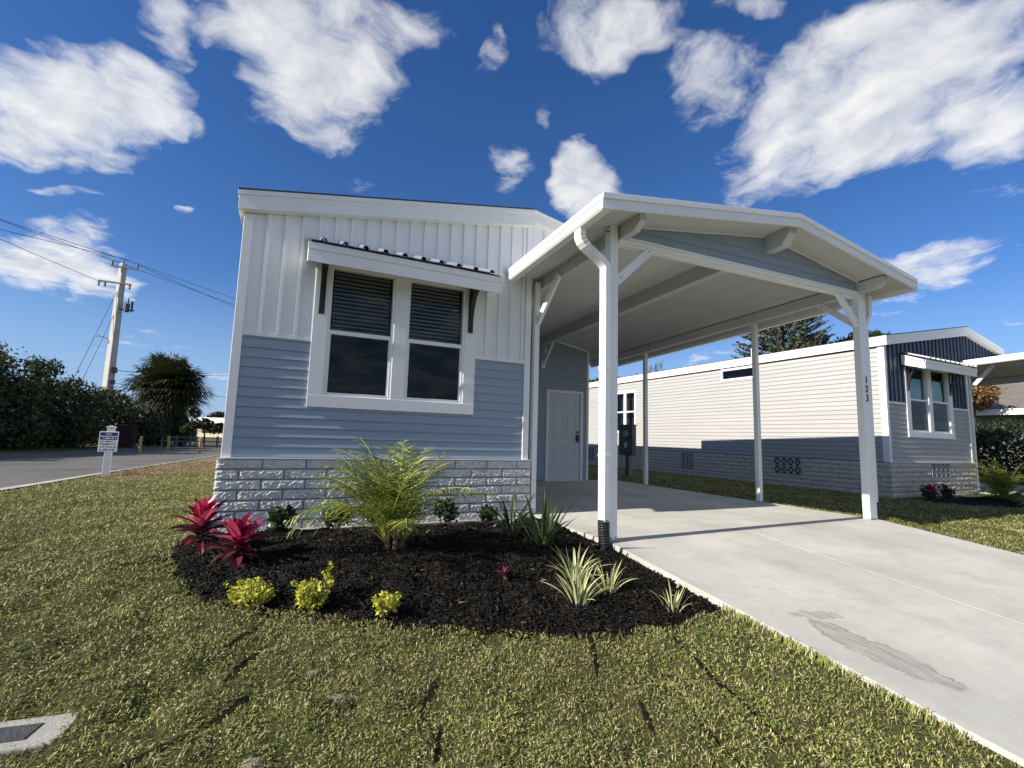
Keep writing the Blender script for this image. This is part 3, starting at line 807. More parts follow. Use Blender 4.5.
    sk = mb.build('block_skirt', blockm, root)
    mb = MB(); mb.box(x0 - 0.05, x1 + 0.05, y0 - 0.062, y0 - 0.0265, ZS + 0.001, ZS + 0.011); mb.build('sill_flashing', white, root)
    mb = MB(); mb.box(x0 - 0.037, x1 + 0.04, y0 - 0.037, y0 + 0.05, -0.12, ZS - 0.006); mb.box(x0 - 0.037, x0 + 0.05, y0 + 0.05, y0 + depth, -0.12, ZS - 0.006); mb.box(x1, x1 + 0.04, y0 + 0.05, y0 + depth, -0.12, ZS - 0.006)
    mb.build('mortar', mortar, sk)
    mb = MB(); mb.box(x0 - 0.10, x1 + 0.06, y0 - 0.115, y0 - 0.04, -0.15, -0.022); mb.build('footing', concrete_lt, root, bevel=0.008)
    for sa, sb, za, zb in vents_f: vent_lattice(root, sa, sb, za, zb, Fs)
    for sa, sb, za, zb in vents_l: vent_lattice(root, sa, sb, za, zb, Ls)
    # --- roof: left pitch to the ridge, right pitch down again; white rakes and eave
    xe = x0 - 0.065; yf = y0 - 0.11; yb = y0 + depth + 0.2
    sl = (zr - zl) / Wd
    zt = lambda x: zl + 0.205 + sl * (x - x0)
    xr = x1 - 0.03
    xend = xr + (1.35 if main else 2.0)
    zr2 = lambda x: zt(xr) - 0.19 * (x - xr)
    mb = MB()
    mb.prism([(xe - 0.012, zt(xe) + 0.001), (xr, zt(xr) + 0.001), (xr, zt(xr) + 0.016), (xe - 0.012, zt(xe) + 0.016)], 'y', yf - 0.012, yb)
    ro = mb.build('roof', dark_roof, root)
    mb = MB(); mb.prism([(xr + 0.001, zr2(xr)), (xend, zr2(xend)), (xend, zr2(xend) + 0.015), (xr + 0.001, zr2(xr) + 0.015)], 'y', y0 - 0.10, yb); mb.build('roof', white_alum, root)
    mb = MB()                                                # rake board, upper lip, soffit, eave board
    mb.prism([(xe, zt(xe) - 0.20), (xr, zt(xr) - 0.222), (xr, zt(xr) - 0.001), (xe, zt(xe) - 0.001)], 'y', yf, yf + 0.022)
    mb.prism([(xe - 0.006, zt(xe) - 0.052), (xr + 0.004, zt(xr) - 0.052), (xr + 0.004, zt(xr) - 0.001), (xe - 0.006, zt(xe) - 0.001)], 'y', yf - 0.010, yf - 0.0005)
    mb.prism([(xe, zt(xe) - 0.203), (xr, zt(xr) - 0.218), (xr, zt(xr) - 0.20), (xe, zt(xe) - 0.185)], 'y', yf + 0.023, y0 - 0.002)
    mb.box(xe, xe + 0.02, yf + 0.023, yb, zt(xe) - 0.20, zt(xe) - 0.001)
    mb.box(xe - 0.012, xe - 0.0005, yf - 0.01, yb, zt(xe) - 0.055, zt(xe) - 0.001)
    mb.box(xe + 0.02, x0 - 0.002, y0, yb, zt(xe) - 0.195, zt(xe) - 0.18)
    mb.box(xr - 0.002, xr + 0.02, yf, y0 - 0.03, zt(xr) - 0.222, zt(xr) - 0.002)
    mb.prism([(xr + 0.022, zr2(xr) - 0.15), (xend, zr2(xend) - 0.15), (xend, zr2(xend) - 0.001), (xr + 0.022, zr2(xr) - 0.001)], 'y', y0 - 0.085, y0 - 0.06)
    mb.prism([(xr + 0.022, zr2(xr) - 0.15), (xend, zr2(xend) - 0.15), (xend, zr2(xend) - 0.135), (xr + 0.022, zr2(xr) - 0.135)], 'y', y0 - 0.059, y0 + 0.06)
    mb.build('fascia', white_alum, root, bevel=0.002)
    mb = MB()
    batten(mb, Wd - 0.1, Wd + (1.2 if main else 1.85), lambda s_: 3.125 + 0.15 * (s_ - Wd), lambda s_: max(zr2(x0 + s_) - 0.14, 3.126 + 0.15 * (s_ - Wd)), lambda s_, o_, z: (x0 + s_, y0 + 0.03 - o_, z))
    mb.build('gable_siding', batm, root)
    # --- awning over the window
    ax0, ax1 = x0 + 0.61 * k_, x0 + 2.745 * k_; ya = y0 - 0.45
    mb = MB()
    mb.box(ax0, ax1, ya, ya + 0.022, 2.665, 2.805); mb.box(ax0 - 0.004, ax1 + 0.004, ya - 0.010, ya - 0.0005, 2.790, 2.862)
    for xa in (ax0, ax1 - 0.022): mb.prism([(ya + 0.023, 2.668), (y0 - 0.026, 2.80), (y0 - 0.026, 3.03), (ya + 0.023, 2.86)], 'x', xa, xa + 0.022)
    mb.prism([(ya + 0.023, 2.70), (y0 - 0.026, 2.835), (y0 - 0.026, 2.847), (ya + 0.023, 2.712)], 'x', ax0 + 0.023, ax1 - 0.023)
    aw = mb.build('awning', white, root, bevel=0.003)
    mb = MB(); nseg = int((ax1 - ax0 + 0.06) / 0.205)
    prof = []
    for i in range(nseg + 1):
        b0 = ax0 - 0.03 + i * 0.205
        prof += [(b0, 0.0), (b0 + 0.135, 0.0), (b0 + 0.150, 0.026), (b0 + 0.185, 0.026), (b0 + 0.20, 0.0)]
    prof = [q for q in prof if q[0] <= ax1 + 0.03] + [(ax1 + 0.03, 0.0)]
    vs = []
    for px_, pz in prof:
        vs += [(px_, ya - 0.045, 2.882 + pz * 1.3), (px_, y0 - 0.024, 3.062 + pz * 1.3), (px_, ya - 0.045, 2.877 + pz * 1.3), (px_, y0 - 0.024, 3.057 + pz * 1.3)]
    fs = []
    for i in range(len(prof) - 1):
        o_ = i * 4; fs += [(o_, o_ + 4, o_ + 5, o_ + 1), (o_ + 2, o_ + 3, o_ + 7, o_ + 6), (o_, o_ + 2, o_ + 6, o_ + 4)]
    mb.add(vs, fs); mb.build('awning_roof', roof_metal, aw)
    mb = MB(); mb.prism([(ya - 0.004, 2.864), (y0 - 0.027, 3.034), (y0 - 0.027, 3.052), (ya - 0.004, 2.876)], 'x', ax0 + 0.03, ax1 - 0.03); mb.build('awning_gap_shade', dark_roof, aw)  # dark strip painted as the shadow gap under the awning sheet
    for bx in (x0 + 0.795 * k_, x0 + 2.515 * k_):
        mb = MB()
        mb.box(bx - 0.03, bx + 0.03, y0 - 0.045, y0 - 0.032, 2.235, 2.80)
        arc = [(y0 - 0.045 - 0.24 * (1 - math.cos(tt)), 2.30 + 0.44 * math.sin(tt)) for tt in np.linspace(0, math.pi / 2, 9)]
        for (ya_, za_), (yb_, zb_) in zip(arc[:-1], arc[1:]): mb.beam((bx, ya_, za_), (bx, yb_, zb_), 0.05, 0.02, side=(1, 0, 0) if False else None)
        mb.box(bx - 0.03, bx + 0.03, y0 - 0.40, y0 - 0.045, 2.735, 2.747)
        mb.build('awning_bracket', black_metal, aw)
    return root


hroot = house('manufactured_home', 'white board and blue-grey lap sided mobile home with twin window under a small awning', 'house', -0.546, 5.45, 3.356, blue_siding, white_board, block_gray, 19.0, True)
nroot = house('manufactured_home', 'neighbouring mobile home with pale grey lap siding and navy board gable', 'house', 11.38, 5.57, 3.56, gray_siding, navy, block_tan, 21.0, False)

# shed room at the back of the carport, part of the main home
F = lambda s_, o_, z: (s_, 9.6 - o_, z)
dh = (5.44, 6.46, -0.1, 2.05)
mb = MB(); lap(mb, 2.83, 6.56, 0.02, 3.36, F, [dh]); lap(mb, 0.0, 9.0, 0.02, 3.0, lambda s_, o_, z: (6.60 + o_, 9.68 + s_, z)); mb.box(6.57, 6.598, 9.70, 18.7, 0, 3.0); mb.box(2.83, 6.56, 9.62, 9.64, 0, 3.3)
mb.build('shed_siding', blue_siding, hroot)
mb = MB(); mb.box(6.56, 6.625, 9.574, 9.68, 0.0, 3.12); mb.build('shed_corner_trim', white, hroot, bevel=0.004)
mb = MB(); mb.prism([(6.59, 3.15), (5.45, 3.36), (5.45, 3.315), (6.59, 3.105)], 'y', 9.56, 9.581); mb.build('shed_top_trim', white, hroot)
mb = MB(); mb.prism([(2.83, 3.80), (7.35, 3.13), (7.35, 3.0), (2.83, 3.66)], 'y', 10.39, 19); mb.build('shed_roof', white_alum, hroot)
mb = MB(); mb.box(5.44, 5.51, 9.572, 9.62, 0.0, 2.12); mb.box(6.39, 6.46, 9.572, 9.62, 0.0, 2.12); mb.box(5.51, 6.39, 9.572, 9.62, 2.055, 2.12); mb.box(5.51, 6.39, 9.575, 9.62, 0.0, 0.018)
dfr = mb.build('door_frame', white, hroot, bevel=0.003)
mb = MB(); mb.box(5.513, 6.387, 9.602, 9.64, 0.02, 2.052)
dx0, dw = 5.513, 0.874
for c_ in (0, 1):
    xa = dx0 + 0.115 + c_ * 0.355; xb = xa + 0.29
    for za, zb in ((0.24, 0.86), (1.00, 1.58), (1.70, 1.93)):
        r_ = 0.018
        for b6 in ((xa, xb, za, za + r_), (xa, xb, zb - r_, zb), (xa, xa + r_, za + r_, zb - r_), (xb - r_, xb, za + r_, zb - r_)): mb.box(b6[0], b6[1], 9.594, 9.6015, b6[2], b6[3])
        mb.prism([(xa + 0.05, za + 0.05), (xb - 0.05, za + 0.05), (xb - 0.05, zb - 0.05), (xa + 0.05, zb - 0.05)], 'y', 9.596, 9.6012)
door = mb.build('door', door_paint, hroot, bevel=0.004)
mb = MB(); mb.box(6.285, 6.345, 9.570, 9.601, 0.90, 1.08); mb.tube([(6.315, 9.601, 0.98), (6.315, 9.545, 0.98), (6.23, 9.540, 0.98)], 0.012); mb.tube([(6.315, 9.601, 1.14), (6.315, 9.575, 1.14)], 0.028, 12)
mb.build('handle', black_metal, door)
for z in (0.28, 1.02, 1.80):
    mb = MB(); mb.tube([(5.512, 9.588, z - 0.05), (5.512, 9.588, z + 0.05)], 0.011); mb.build('hinge', black_metal, door)
# small conduit lamp arm beside the shed
mb = MB(); mb.tube([(5.30, 9.59, 3.12), (5.30, 9.45, 3.12), (5.30, 9.42, 3.09), (5.30, 9.42, 2.98)], 0.018); mb.tube([(5.25, 9.42, 2.965), (5.42, 9.42, 2.965)], 0.024); mb.build('conduit_arm', white, hroot)


# ------------------------------------------------------------------ carport
def tilt(q):
    x, y, z = q
    k = min(1.0, max(0.0, (z - 2.3) / 0.7))
    return (x, y, z + k * (0.02 * (x - 2.9) - 0.038 * (y - 3.8)))


cp = thing('carport', (2.9, 3.8, 0), 'white open carport with low gabled roof on slim posts over the near driveway', 'carport')
XL, XR, XM = 2.45, 7.81, 5.30
YF, YB = 3.355, 10.4
ZR, ZL, ZRR = 3.605, 3.19, 3.20
ZTOP = lambda x: ZR - (ZR - ZL) * (XM - x) / (XM - XL) if x < XM else ZR - (ZR - ZRR) * (x - XM) / (XR - XM)
# left overhang stops at the home's front wall; the roof carries on over the slab
mb = MB()
for xa, xb, y0, y1 in ((XL, XM, YF, 5.44), (2.84, XM, 5.44, YB), (XM, XR, YF, YB)):
    mb.prism([(xa, ZTOP(xa)), (xb, ZTOP(xb)), (xb, ZTOP(xb) + 0.012), (xa, ZTOP(xa) + 0.012)], 'y', y0 + 0.002, y1)
mb.build('roof', white_alum, cp, tilt=tilt)
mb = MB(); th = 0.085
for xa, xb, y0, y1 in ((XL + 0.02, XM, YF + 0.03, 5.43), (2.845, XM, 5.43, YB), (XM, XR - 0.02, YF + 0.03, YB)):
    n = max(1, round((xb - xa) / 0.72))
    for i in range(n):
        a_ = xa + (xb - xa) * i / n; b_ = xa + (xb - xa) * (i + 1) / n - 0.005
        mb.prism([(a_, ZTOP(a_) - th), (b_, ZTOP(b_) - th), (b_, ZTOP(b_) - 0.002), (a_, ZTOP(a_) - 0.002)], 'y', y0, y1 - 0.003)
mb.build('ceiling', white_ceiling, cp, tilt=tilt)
mb = MB(); fh = 0.135
for xa, xb in ((XL, XM), (XM, XR)):
    mb.prism([(xa, ZTOP(xa) - fh), (xb, ZTOP(xb) - fh), (xb, ZTOP(xb) + 0.014), (xa, ZTOP(xa) + 0.014)], 'y', YF, YF + 0.025)
    mb.prism([(xa - 0.003, ZTOP(xa) - 0.042), (xb, ZTOP(xb) - 0.042), (xb, ZTOP(xb) + 0.016), (xa - 0.003, ZTOP(xa) + 0.016)], 'y', YF - 0.016, YF - 0.0005)
mb.build('front_fascia', white_alum, cp, tilt=tilt, bevel=0.003)
for xe, y1, sg in ((XL, 5.42, -1), (XR, YB, 1)):
    mb = MB(); z = ZTOP(xe)
    xa, xb = (xe - 0.10, xe - 0.003) if sg < 0 else (xe + 0.003, xe + 0.10)
    xo = xa if sg < 0 else xb
    pf = [(xe, z - 0.135), (xo + sg * -0.018, z - 0.135), (xo, z - 0.115), (xo, z - 0.052), (xo + sg * -0.006, z - 0.046), (xo + sg * 0.006, z - 0.040), (xo + sg * 0.006, z + 0.012), (xe, z + 0.012)]
    pf = [(q[0] + 0.10 * (1 if sg < 0 else -0.3), q[1]) for q in pf] if sg < 0 else [(q[0] - 0.03, q[1]) for q in pf]
    mb.prism(pf, 'y', YF + 0.027, y1); mb.build('gutter', white_alum, cp, tilt=tilt)
# three long beams, the front header and the clad gable
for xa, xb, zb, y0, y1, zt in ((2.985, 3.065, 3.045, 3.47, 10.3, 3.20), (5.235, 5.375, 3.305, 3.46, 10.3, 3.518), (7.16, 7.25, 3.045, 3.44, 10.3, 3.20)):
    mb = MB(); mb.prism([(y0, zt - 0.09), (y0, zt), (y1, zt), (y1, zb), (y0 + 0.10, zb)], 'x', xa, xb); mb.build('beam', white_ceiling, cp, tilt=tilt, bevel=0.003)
mb = MB(); mb.box(2.966, 7.192, 3.785, 3.855, 2.985, 3.043); mb.box(2.966, 7.192, 3.752, 3.784, 3.012, 3.043); mb.box(3.07, 7.155, 3.745, 3.790, 3.0455, 3.066); mb.build('header', white_alum, cp, tilt=tilt, bevel=0.003)
mb = MB()
zc = 3.064
zg = lambda x: ZTOP(x) - 0.088
while zc < 3.53:
    zt_ = zc + 0.1143
    for xa, xb in ((3.068, 7.157),):
        # clip the course to the sloping ceiling line
        pts_x = np.linspace(xa, xb, 60)
        ok_ = [q for q in pts_x if zg(q) > zc + 0.002]
        if not ok_: continue
        a0, a1 = min(ok_), max(ok_)
        row = [q for q in pts_x if a0 <= q <= a1]
        vs = [(q, 3.776, zc) for q in row] + [(q, 3.776 + 0.013 * (min(zt_, zg(q)) - zc) / 0.1143, min(zt_, zg(q))) for q in row] + [(q, 3.796, zc) for q in row]
        n = len(row)
        mb.add(vs, [(k, k + 1, n + k + 1, n + k) for k in range(n - 1)] + [(2 * n + k, 2 * n + k + 1, k + 1, k) for k in range(n - 1)])
    zc = zt_
mb.prism([(3.068, 3.066), (7.157, 3.066), (7.157, zg(7.157)), (XM, zg(XM)), (3.068, zg(3.068))], 'y', 3.798, 3.83)
mb.build('gable_siding', blue_siding, cp, tilt=tilt)
for xa, xb in ((3.068, 5.232), (5.378, 7.157)):
    zz_ = lambda x: ZTOP(x) - th
    mb = MB(); mb.prism([(xa, zz_(xa) - 0.018), (xb, zz_(xb) - 0.018), (xb, zz_(xb) - 0.002), (xa, zz_(xa) - 0.002)], 'y', 3.752, 3.774); mb.build('gable_trim', white_alum, cp, tilt=tilt)


def post(x0, x1, y0, y1, zt, shoe=True):
    mb = MB(); mb.box(x0, x1, y0, y1, 0.012, zt); po = mb.build('post', white_alum, cp, tilt=tilt, bevel=0.006)
    mb = MB(); mb.box(x0 - 0.008, x1 + 0.008, y0 - 0.008, y1 + 0.008, 0.001, 0.012)
    for xx in (x0 + 0.02, x1 - 0.02): mb.tube([(xx, y0 - 0.001, 0.03), (xx, y0 - 0.01, 0.03)], 0.008, 8)
    mb.build('base_plate', conduit, po)
    return po


pl = post(2.864, 2.962, 3.78, 3.88, 3.225)
for yy, zz_ in ((3.80, 3.17), (3.85, 3.19), (3.80, 3.11), (3.85, 3.13)):
    mb = MB(); mb.tube([(2.866, yy, zz_), (2.854, yy, zz_)], 0.010, 8); mb.build('bolt', black_metal, pl, tilt=tilt)
prt = post(7.195, 7.365, 3.785, 3.88, 3.20)
post(2.885, 2.960, 5.435, 5.51, 3.12)
post(7.245, 7.325, 5.47, 5.55, 3.05)
post(7.245, 7.325, 8.27, 8.35, 3.05)
for p_, q_, w_, d_, sd in (((2.975, 3.83, 2.60), (3.42, 3.80, 3.02), 0.045, 0.09, (0, 1, 0)), ((3.0, 3.86, 2.62), (3.02, 4.36, 3.09), 0.045, 0.08, None),
                          ((7.20, 3.82, 2.64), (6.72, 3.80, 3.02), 0.045, 0.09, (0, 1, 0)), ((7.24, 3.86, 2.66), (7.215, 4.34, 3.05), 0.045, 0.08, None),
                          ((2.925, 5.44, 2.50), (2.99, 5.0, 3.09), 0.045, 0.08, None)):
    a = Vector(q_) - Vector(p_)
    mb = MB(); mb.beam(p_, q_, w_, d_); kb = mb.build('knee_brace', white_alum, cp, tilt=tilt, bevel=0.003)
    for f_ in (0.10, 0.9):
        c_ = Vector(p_) + a * f_; mb = MB()
        off_ = Vector((0, -w_ / 2, 0)) if abs(a.x) > abs(a.y) else Vector((-w_ / 2, 0, 0))
        mb.tube([c_ + off_, c_ + off_ * 1.35], 0.009, 8); mb.build('bolt', conduit, kb, tilt=tilt)
mb = MB(); mb.beam((5.32, 9.54, 2.80), (5.31, 9.05, 3.36), 0.045, 0.05); mb.box(5.27, 5.37, 9.545, 9.58, 2.70, 2.92); mb.build('knee_brace', white_alum, cp, tilt=tilt)


def rect_pipe(pts, w, d, name, m):
    mb = MB()
    rows = []
    for i, p_ in enumerate(pts):
        p_ = Vector(p_); a_ = (Vector(pts[min(i + 1, len(pts) - 1)]) - Vector(pts[max(i - 1, 0)])).normalized()
        u = Vector((0, 1, 0)); n_ = a_.cross(u).normalized()
        rows.append([p_ + n_ * (i1 * w / 2) + u * (j1 * d / 2) for i1, j1 in ((-1, -1), (1, -1), (1, 1), (-1, 1))])
    vs = [x for r_ in rows for x in r_]; fs = [(0, 1, 2, 3)]
    for i in range(len(pts) - 1):
        for k in range(4): fs.append((i * 4 + k, i * 4 + (k + 1) % 4, (i + 1) * 4 + (k + 1) % 4, (i + 1) * 4 + k))
    mb.add(vs, fs)
    return mb, m


def elbow(pts):
    """smooth polyline with tight crimps on the bends."""
    P_ = [Vector(q) for q in pts]; out = []
    for i in range(len(P_)):
        if i in (0, len(P_) - 1): out.append(P_[i]); continue
        a_ = P_[i - 1].lerp(P_[i], 0.62 if i == 1 else 0.7); b_ = P_[i].lerp(P_[i + 1], 0.34 if i == 1 else 0.12)
        for k in range(9):
            tt = k / 8; out.append((a_ * (1 - tt) + P_[i] * tt) * (1 - tt) + (P_[i] * (1 - tt) + b_ * tt) * tt)
    return out


dp = elbow([(2.505, 3.805, 3.10), (2.505, 3.805, 2.93), (2.818, 3.805, 2.74), (2.818, 3.805, 2.45)])
mb = MB()
rows = []
w, d = 0.062, 0.105
for i, p_ in enumerate(dp):
    a_ = (dp[min(i + 1, len(dp) - 1)] - dp[max(i - 1, 0)]).normalized(); n_ = a_.cross(Vector((0, 1, 0))).normalized()
    k = 1.0 + (0.07 if (i % 2 and 1 <= i <= 8) else 0.0)
    rows.append([p_ + n_ * (i1 * w / 2 * k) + Vector((0, j1 * d / 2 * k, 0)) for i1, j1 in ((-1, -1), (1, -1), (1, 1), (-1, 1))])
fs = []
for i in range(len(rows) - 1):
    for k in range(4): fs.append((i * 4 + k, i * 4 + (k + 1) % 4, (i + 1) * 4 + (k + 1) % 4, (i + 1) * 4 + k))
mb.add([x for r_ in rows for x in r_], fs)
mb.box(2.789, 2.847, 3.752, 3.858, 0.19, 2.451)
mb.box(2.785, 2.861, 3.747, 3.862, 0.80, 0.83); mb.box(2.785, 2.861, 3.747, 3.862, 1.66, 1.70)
dpo = mb.build('downspout', white_alum, cp, tilt=tilt)


def boot(path, r0, parent):
    mb = MB(); pts = []; rs = []
    L_ = len(path) - 1
    for i in range(L_ * 10 + 1):
        tt = i / 10; k = min(int(tt), L_ - 1); pp = Vector(path[k]).lerp(Vector(path[k + 1]), tt - k)
        pts.append(pp); rs.append(r0 * (1.0 if i % 2 else 1.14))
    mb.tube(pts, rs, 14); return mb.build('drain_boot', black_plastic, parent, smooth=False)


boot([(2.815, 3.805, 0.20), (2.812, 3.795, 0.08), (2.808, 3.77, -0.04), (2.80, 3.72, -0.12)], 0.052, dpo)
mb = MB(); mb.box(7.372, 7.432, 3.80, 3.88, 0.16, 2.72); mb.beam((7.402, 3.84, 2.68), (7.53, 3.84, 2.84), 0.06, 0.08, side=(0, 1, 0)); mb.beam((7.53, 3.84, 2.82), (7.56, 3.84, 3.08), 0.08, 0.06, side=(0, 1, 0))
dpo2 = mb.build('downspout', white_alum, cp, tilt=tilt)
boot([(7.405, 3.84, 0.22), (7.405, 3.84, 0.03), (7.43, 3.80, -0.05)], 0.052, dpo2)
cp2 = copy_tree(cp); cp2.location = (2.9 + 12.19, 3.8 + 0.12, 0)
cp2['label'] = 'white carport roof and posts at the right edge beside the navy gabled home'


# text helper
def text_obj(s_, size, loc, rot, name, m, parent=None, ext=0.002):
    cu = bpy.data.curves.new(name, 'FONT'); cu.body = s_; cu.size = size; cu.extrude = ext; cu.align_x = 'CENTER'; cu.align_y = 'CENTER'
    tmp = bpy.data.objects.new(name + '_curve', cu); C.objects.link(tmp)
    dg = bpy.context.evaluated_depsgraph_get(); me = bpy.data.meshes.new_from_object(tmp.evaluated_get(dg))
    bpy.data.objects.remove(tmp, do_unlink=True)
    ob = bpy.data.objects.new(name, me); me.materials.clear(); me.materials.append(m); C.objects.link(ob)
    mtx = Matrix.Translation(loc) @ rot.to_matrix().to_4x4(); me.transform(mtx)
    if parent is not None:
        l = parent.location if parent.parent is None else parent.parent.location
        me.transform(Matrix.Translation(-Vector(l))); ob.parent = parent
    return ob


from mathutils import Euler
FR = Euler((R(90), 0, 0))
for i, ch in enumerate('123'):
    text_obj(ch, 0.14, Vector((7.275, 3.781, 1.905 - i * 0.128)), FR, 'house_number', number_black, prt, 0.004)


def strip_numbers(o):
    for ch in list(o.children):
        if ch.name.startswith('house_number'): bpy.data.objects.remove(ch, do_unlink=True)
        else: strip_numbers(ch)


strip_numbers(cp2)

# ------------------------------------------------------------------ planting bed
BED = [(-0.66, 5.33), (-0.76, 4.9), (-0.72, 4.4), (-0.57, 3.98), (-0.36, 3.52), (-0.06, 3.24), (0.24, 3.07), (0.58, 2.90), (0.94, 2.73), (1.36, 2.54), (1.72, 2.41), (2.1, 2.345), (2.4, 2.345), (2.66, 2.40), (2.868, 2.46), (2.868, 3.8), (2.868, 5.2), (2.868, 5.33)]


def in_poly(x, y, P_):
    x = np.asarray(x); y = np.asarray(y); r_ = np.zeros(x.shape, bool); n = len(P_)
    for i in range(n):
        x1_, y1_ = P_[i]; x2_, y2_ = P_[(i + 1) % n]
        c_ = ((y1_ > y) != (y2_ > y)) & (x < (x2_ - x1_) * (y - y1_) / (y2_ - y1_ + 1e-12) + x1_)
        r_ ^= c_
    return r_


def poly_dist(x, y, P_):
    d_ = np.full(np.shape(x), 1e9)
    for i in range(len(P_)):
        a_ = np.array(P_[i]); b_ = np.array(P_[(i + 1) % len(P_)]); ab = b_ - a_
        tt = np.clip(((x - a_[0]) * ab[0] + (y - a_[1]) * ab[1]) / (ab @ ab), 0, 1)
        d_ = np.minimum(d_, np.hypot(x - a_[0] - tt * ab[0], y - a_[1] - tt * ab[1]))
    return d_


_kb = rng.normal(size=(24, 2)) * np.concatenate([np.full(8, 4.0), np.full(16, 18.0)])[:, None]; _pb = rng.random(24) * 6.28
_ab = np.concatenate([np.full(8, 0.011), np.full(16, 0.0045)])


def Hbed(x, y, P_=BED):
    d_ = poly_dist(x, y, P_)
    n = sum(a_ * np.sin(k[0] * x + k[1] * y + p_) for k, p_, a_ in zip(_kb, _pb, _ab))
    z = Hbase(x, y) + np.minimum(d_, 0.35) / 0.35 * 0.085 - 0.015 + n * np.clip(d_ / 0.15, 0.2, 1)
    near_wall = smooth01((np.asarray(y) - 4.6) / 0.7)
    near_slab = smooth01((np.asarray(x) - 2.35) / 0.5)
    return z * (1 - near_wall) + near_wall * (-0.085 + 0.4 * n) - near_slab * 0.012 * (1 - near_wall)


def make_bed(P_, n_chip, name, label_off=(0, 0)):
    xs = [q[0] for q in P_]; ys = [q[1] for q in P_]
    gx_ = np.arange(min(xs), max(xs) + 0.03, 0.03); gy_ = np.arange(min(ys), max(ys) + 0.03, 0.03)
    X_, Y_ = np.meshgrid(gx_, gy_)
    Xc = np.minimum(X_, max(xs) - 0.001)
    ins = in_poly(Xc, Y_, P_) | (poly_dist(Xc, Y_, P_) < 0.045)
    v_ = np.stack([Xc, Y_, Hbed(Xc, Y_, P_)], -1).reshape(-1, 3)
    ny_, nx_ = X_.shape; id_ = np.arange(nx_ * ny_).reshape(ny_, nx_)
    f_ = np.stack([id_[:-1, :-1], id_[:-1, 1:], id_[1:, 1:], id_[1:, :-1]], -1).reshape(-1, 4)
    ok = ins[:-1, :-1] & ins[:-1, 1:] & ins[1:, 1:] & ins[1:, :-1]
    ob = np_mesh(name + '_soil', v_, [(4, f_[ok.ravel()])], mulch_base, smooth=True); tag(ob, kind='structure')
    N_ = int(n_chip * 2.2)
    x = rng.uniform(min(xs) - 0.04, max(xs), N_); y = rng.uniform(min(ys) - 0.05, max(ys), N_)
    k = in_poly(x, y, P_) | ((poly_dist(x, y, P_) < 0.035 * rng.random(N_)) & (x < max(xs) - 0.01) & (y < max(ys) - 0.01))
    x, y = x[k][:n_chip], y[k][:n_chip]; n = len(x)
    z = Hbed(x, y, P_) + rng.uniform(0.0, 0.018, n)
    L_ = rng.lognormal(math.log(0.019), 0.55, n).clip(0.006, 0.085); w_ = (L_ * rng.uniform(0.10, 0.30, n)).clip(0.003, 0.013)
    az = rng.random(n) * 6.283; el = rng.normal(0, 0.38, n)
    d_ = np.stack([np.cos(az) * np.cos(el), np.sin(az) * np.cos(el), np.sin(el)], 1)
    s_ = np.stack([-np.sin(az), np.cos(az), np.zeros(n)], 1); u_ = np.cross(d_, s_)
    roll = rng.random(n) * 6.28
    A = s_ * np.cos(roll)[:, None] + u_ * np.sin(roll)[:, None]; B = np.cross(d_, A)
    c_ = np.stack([x, y, z], 1); hl = d_ * (L_ / 2)[:, None]
    tri = [A * (w_)[:, None] * 0.6, (-A * 0.5 + B * 0.45) * w_[:, None], (-A * 0.5 - B * 0.35) * w_[:, None]]
    v_ = np.stack([c_ - hl + q for q in tri] + [c_ + hl * rng.uniform(0.7, 1, n)[:, None] + q * 0.7 for q in tri], 1).reshape(-1, 3)
    b0 = (np.arange(n) * 6)[:, None]
    q4 = np.concatenate([b0 + np.array([[0, 1, 4, 3]]), b0 + np.array([[1, 2, 5, 4]]), b0 + np.array([[2, 0, 3, 5]])])
    q3 = np.concatenate([b0 + np.array([[2, 1, 0]]), b0 + np.array([[3, 4, 5]])])
    ob = np_mesh(name, v_, [(4, q4), (3, q3)], mulch_chip)
    tag(ob, kind='stuff')
    return ob


tag(make_bed(BED, 110000, 'mulch'), 'black-brown shredded mulch covering the planting bed before the white home', 'mulch')
BED2 = [(q[0] + 12.05, q[1] + 0.14) for q in BED if True]
BED2 = [(11.2, 5.45), (11.05, 4.9), (11.35, 4.2), (12.1, 3.7), (13.1, 3.35), (14.2, 3.2), (14.9, 3.4), (14.95, 5.45)]
tag(make_bed(BED2, 9000, 'mulch'), 'dark mulch of the bed before the navy gabled home', 'mulch')


# ------------------------------------------------------------------ plants
def hz(x, y): return float(Hbed(np.array([x]), np.array([y]))[0])


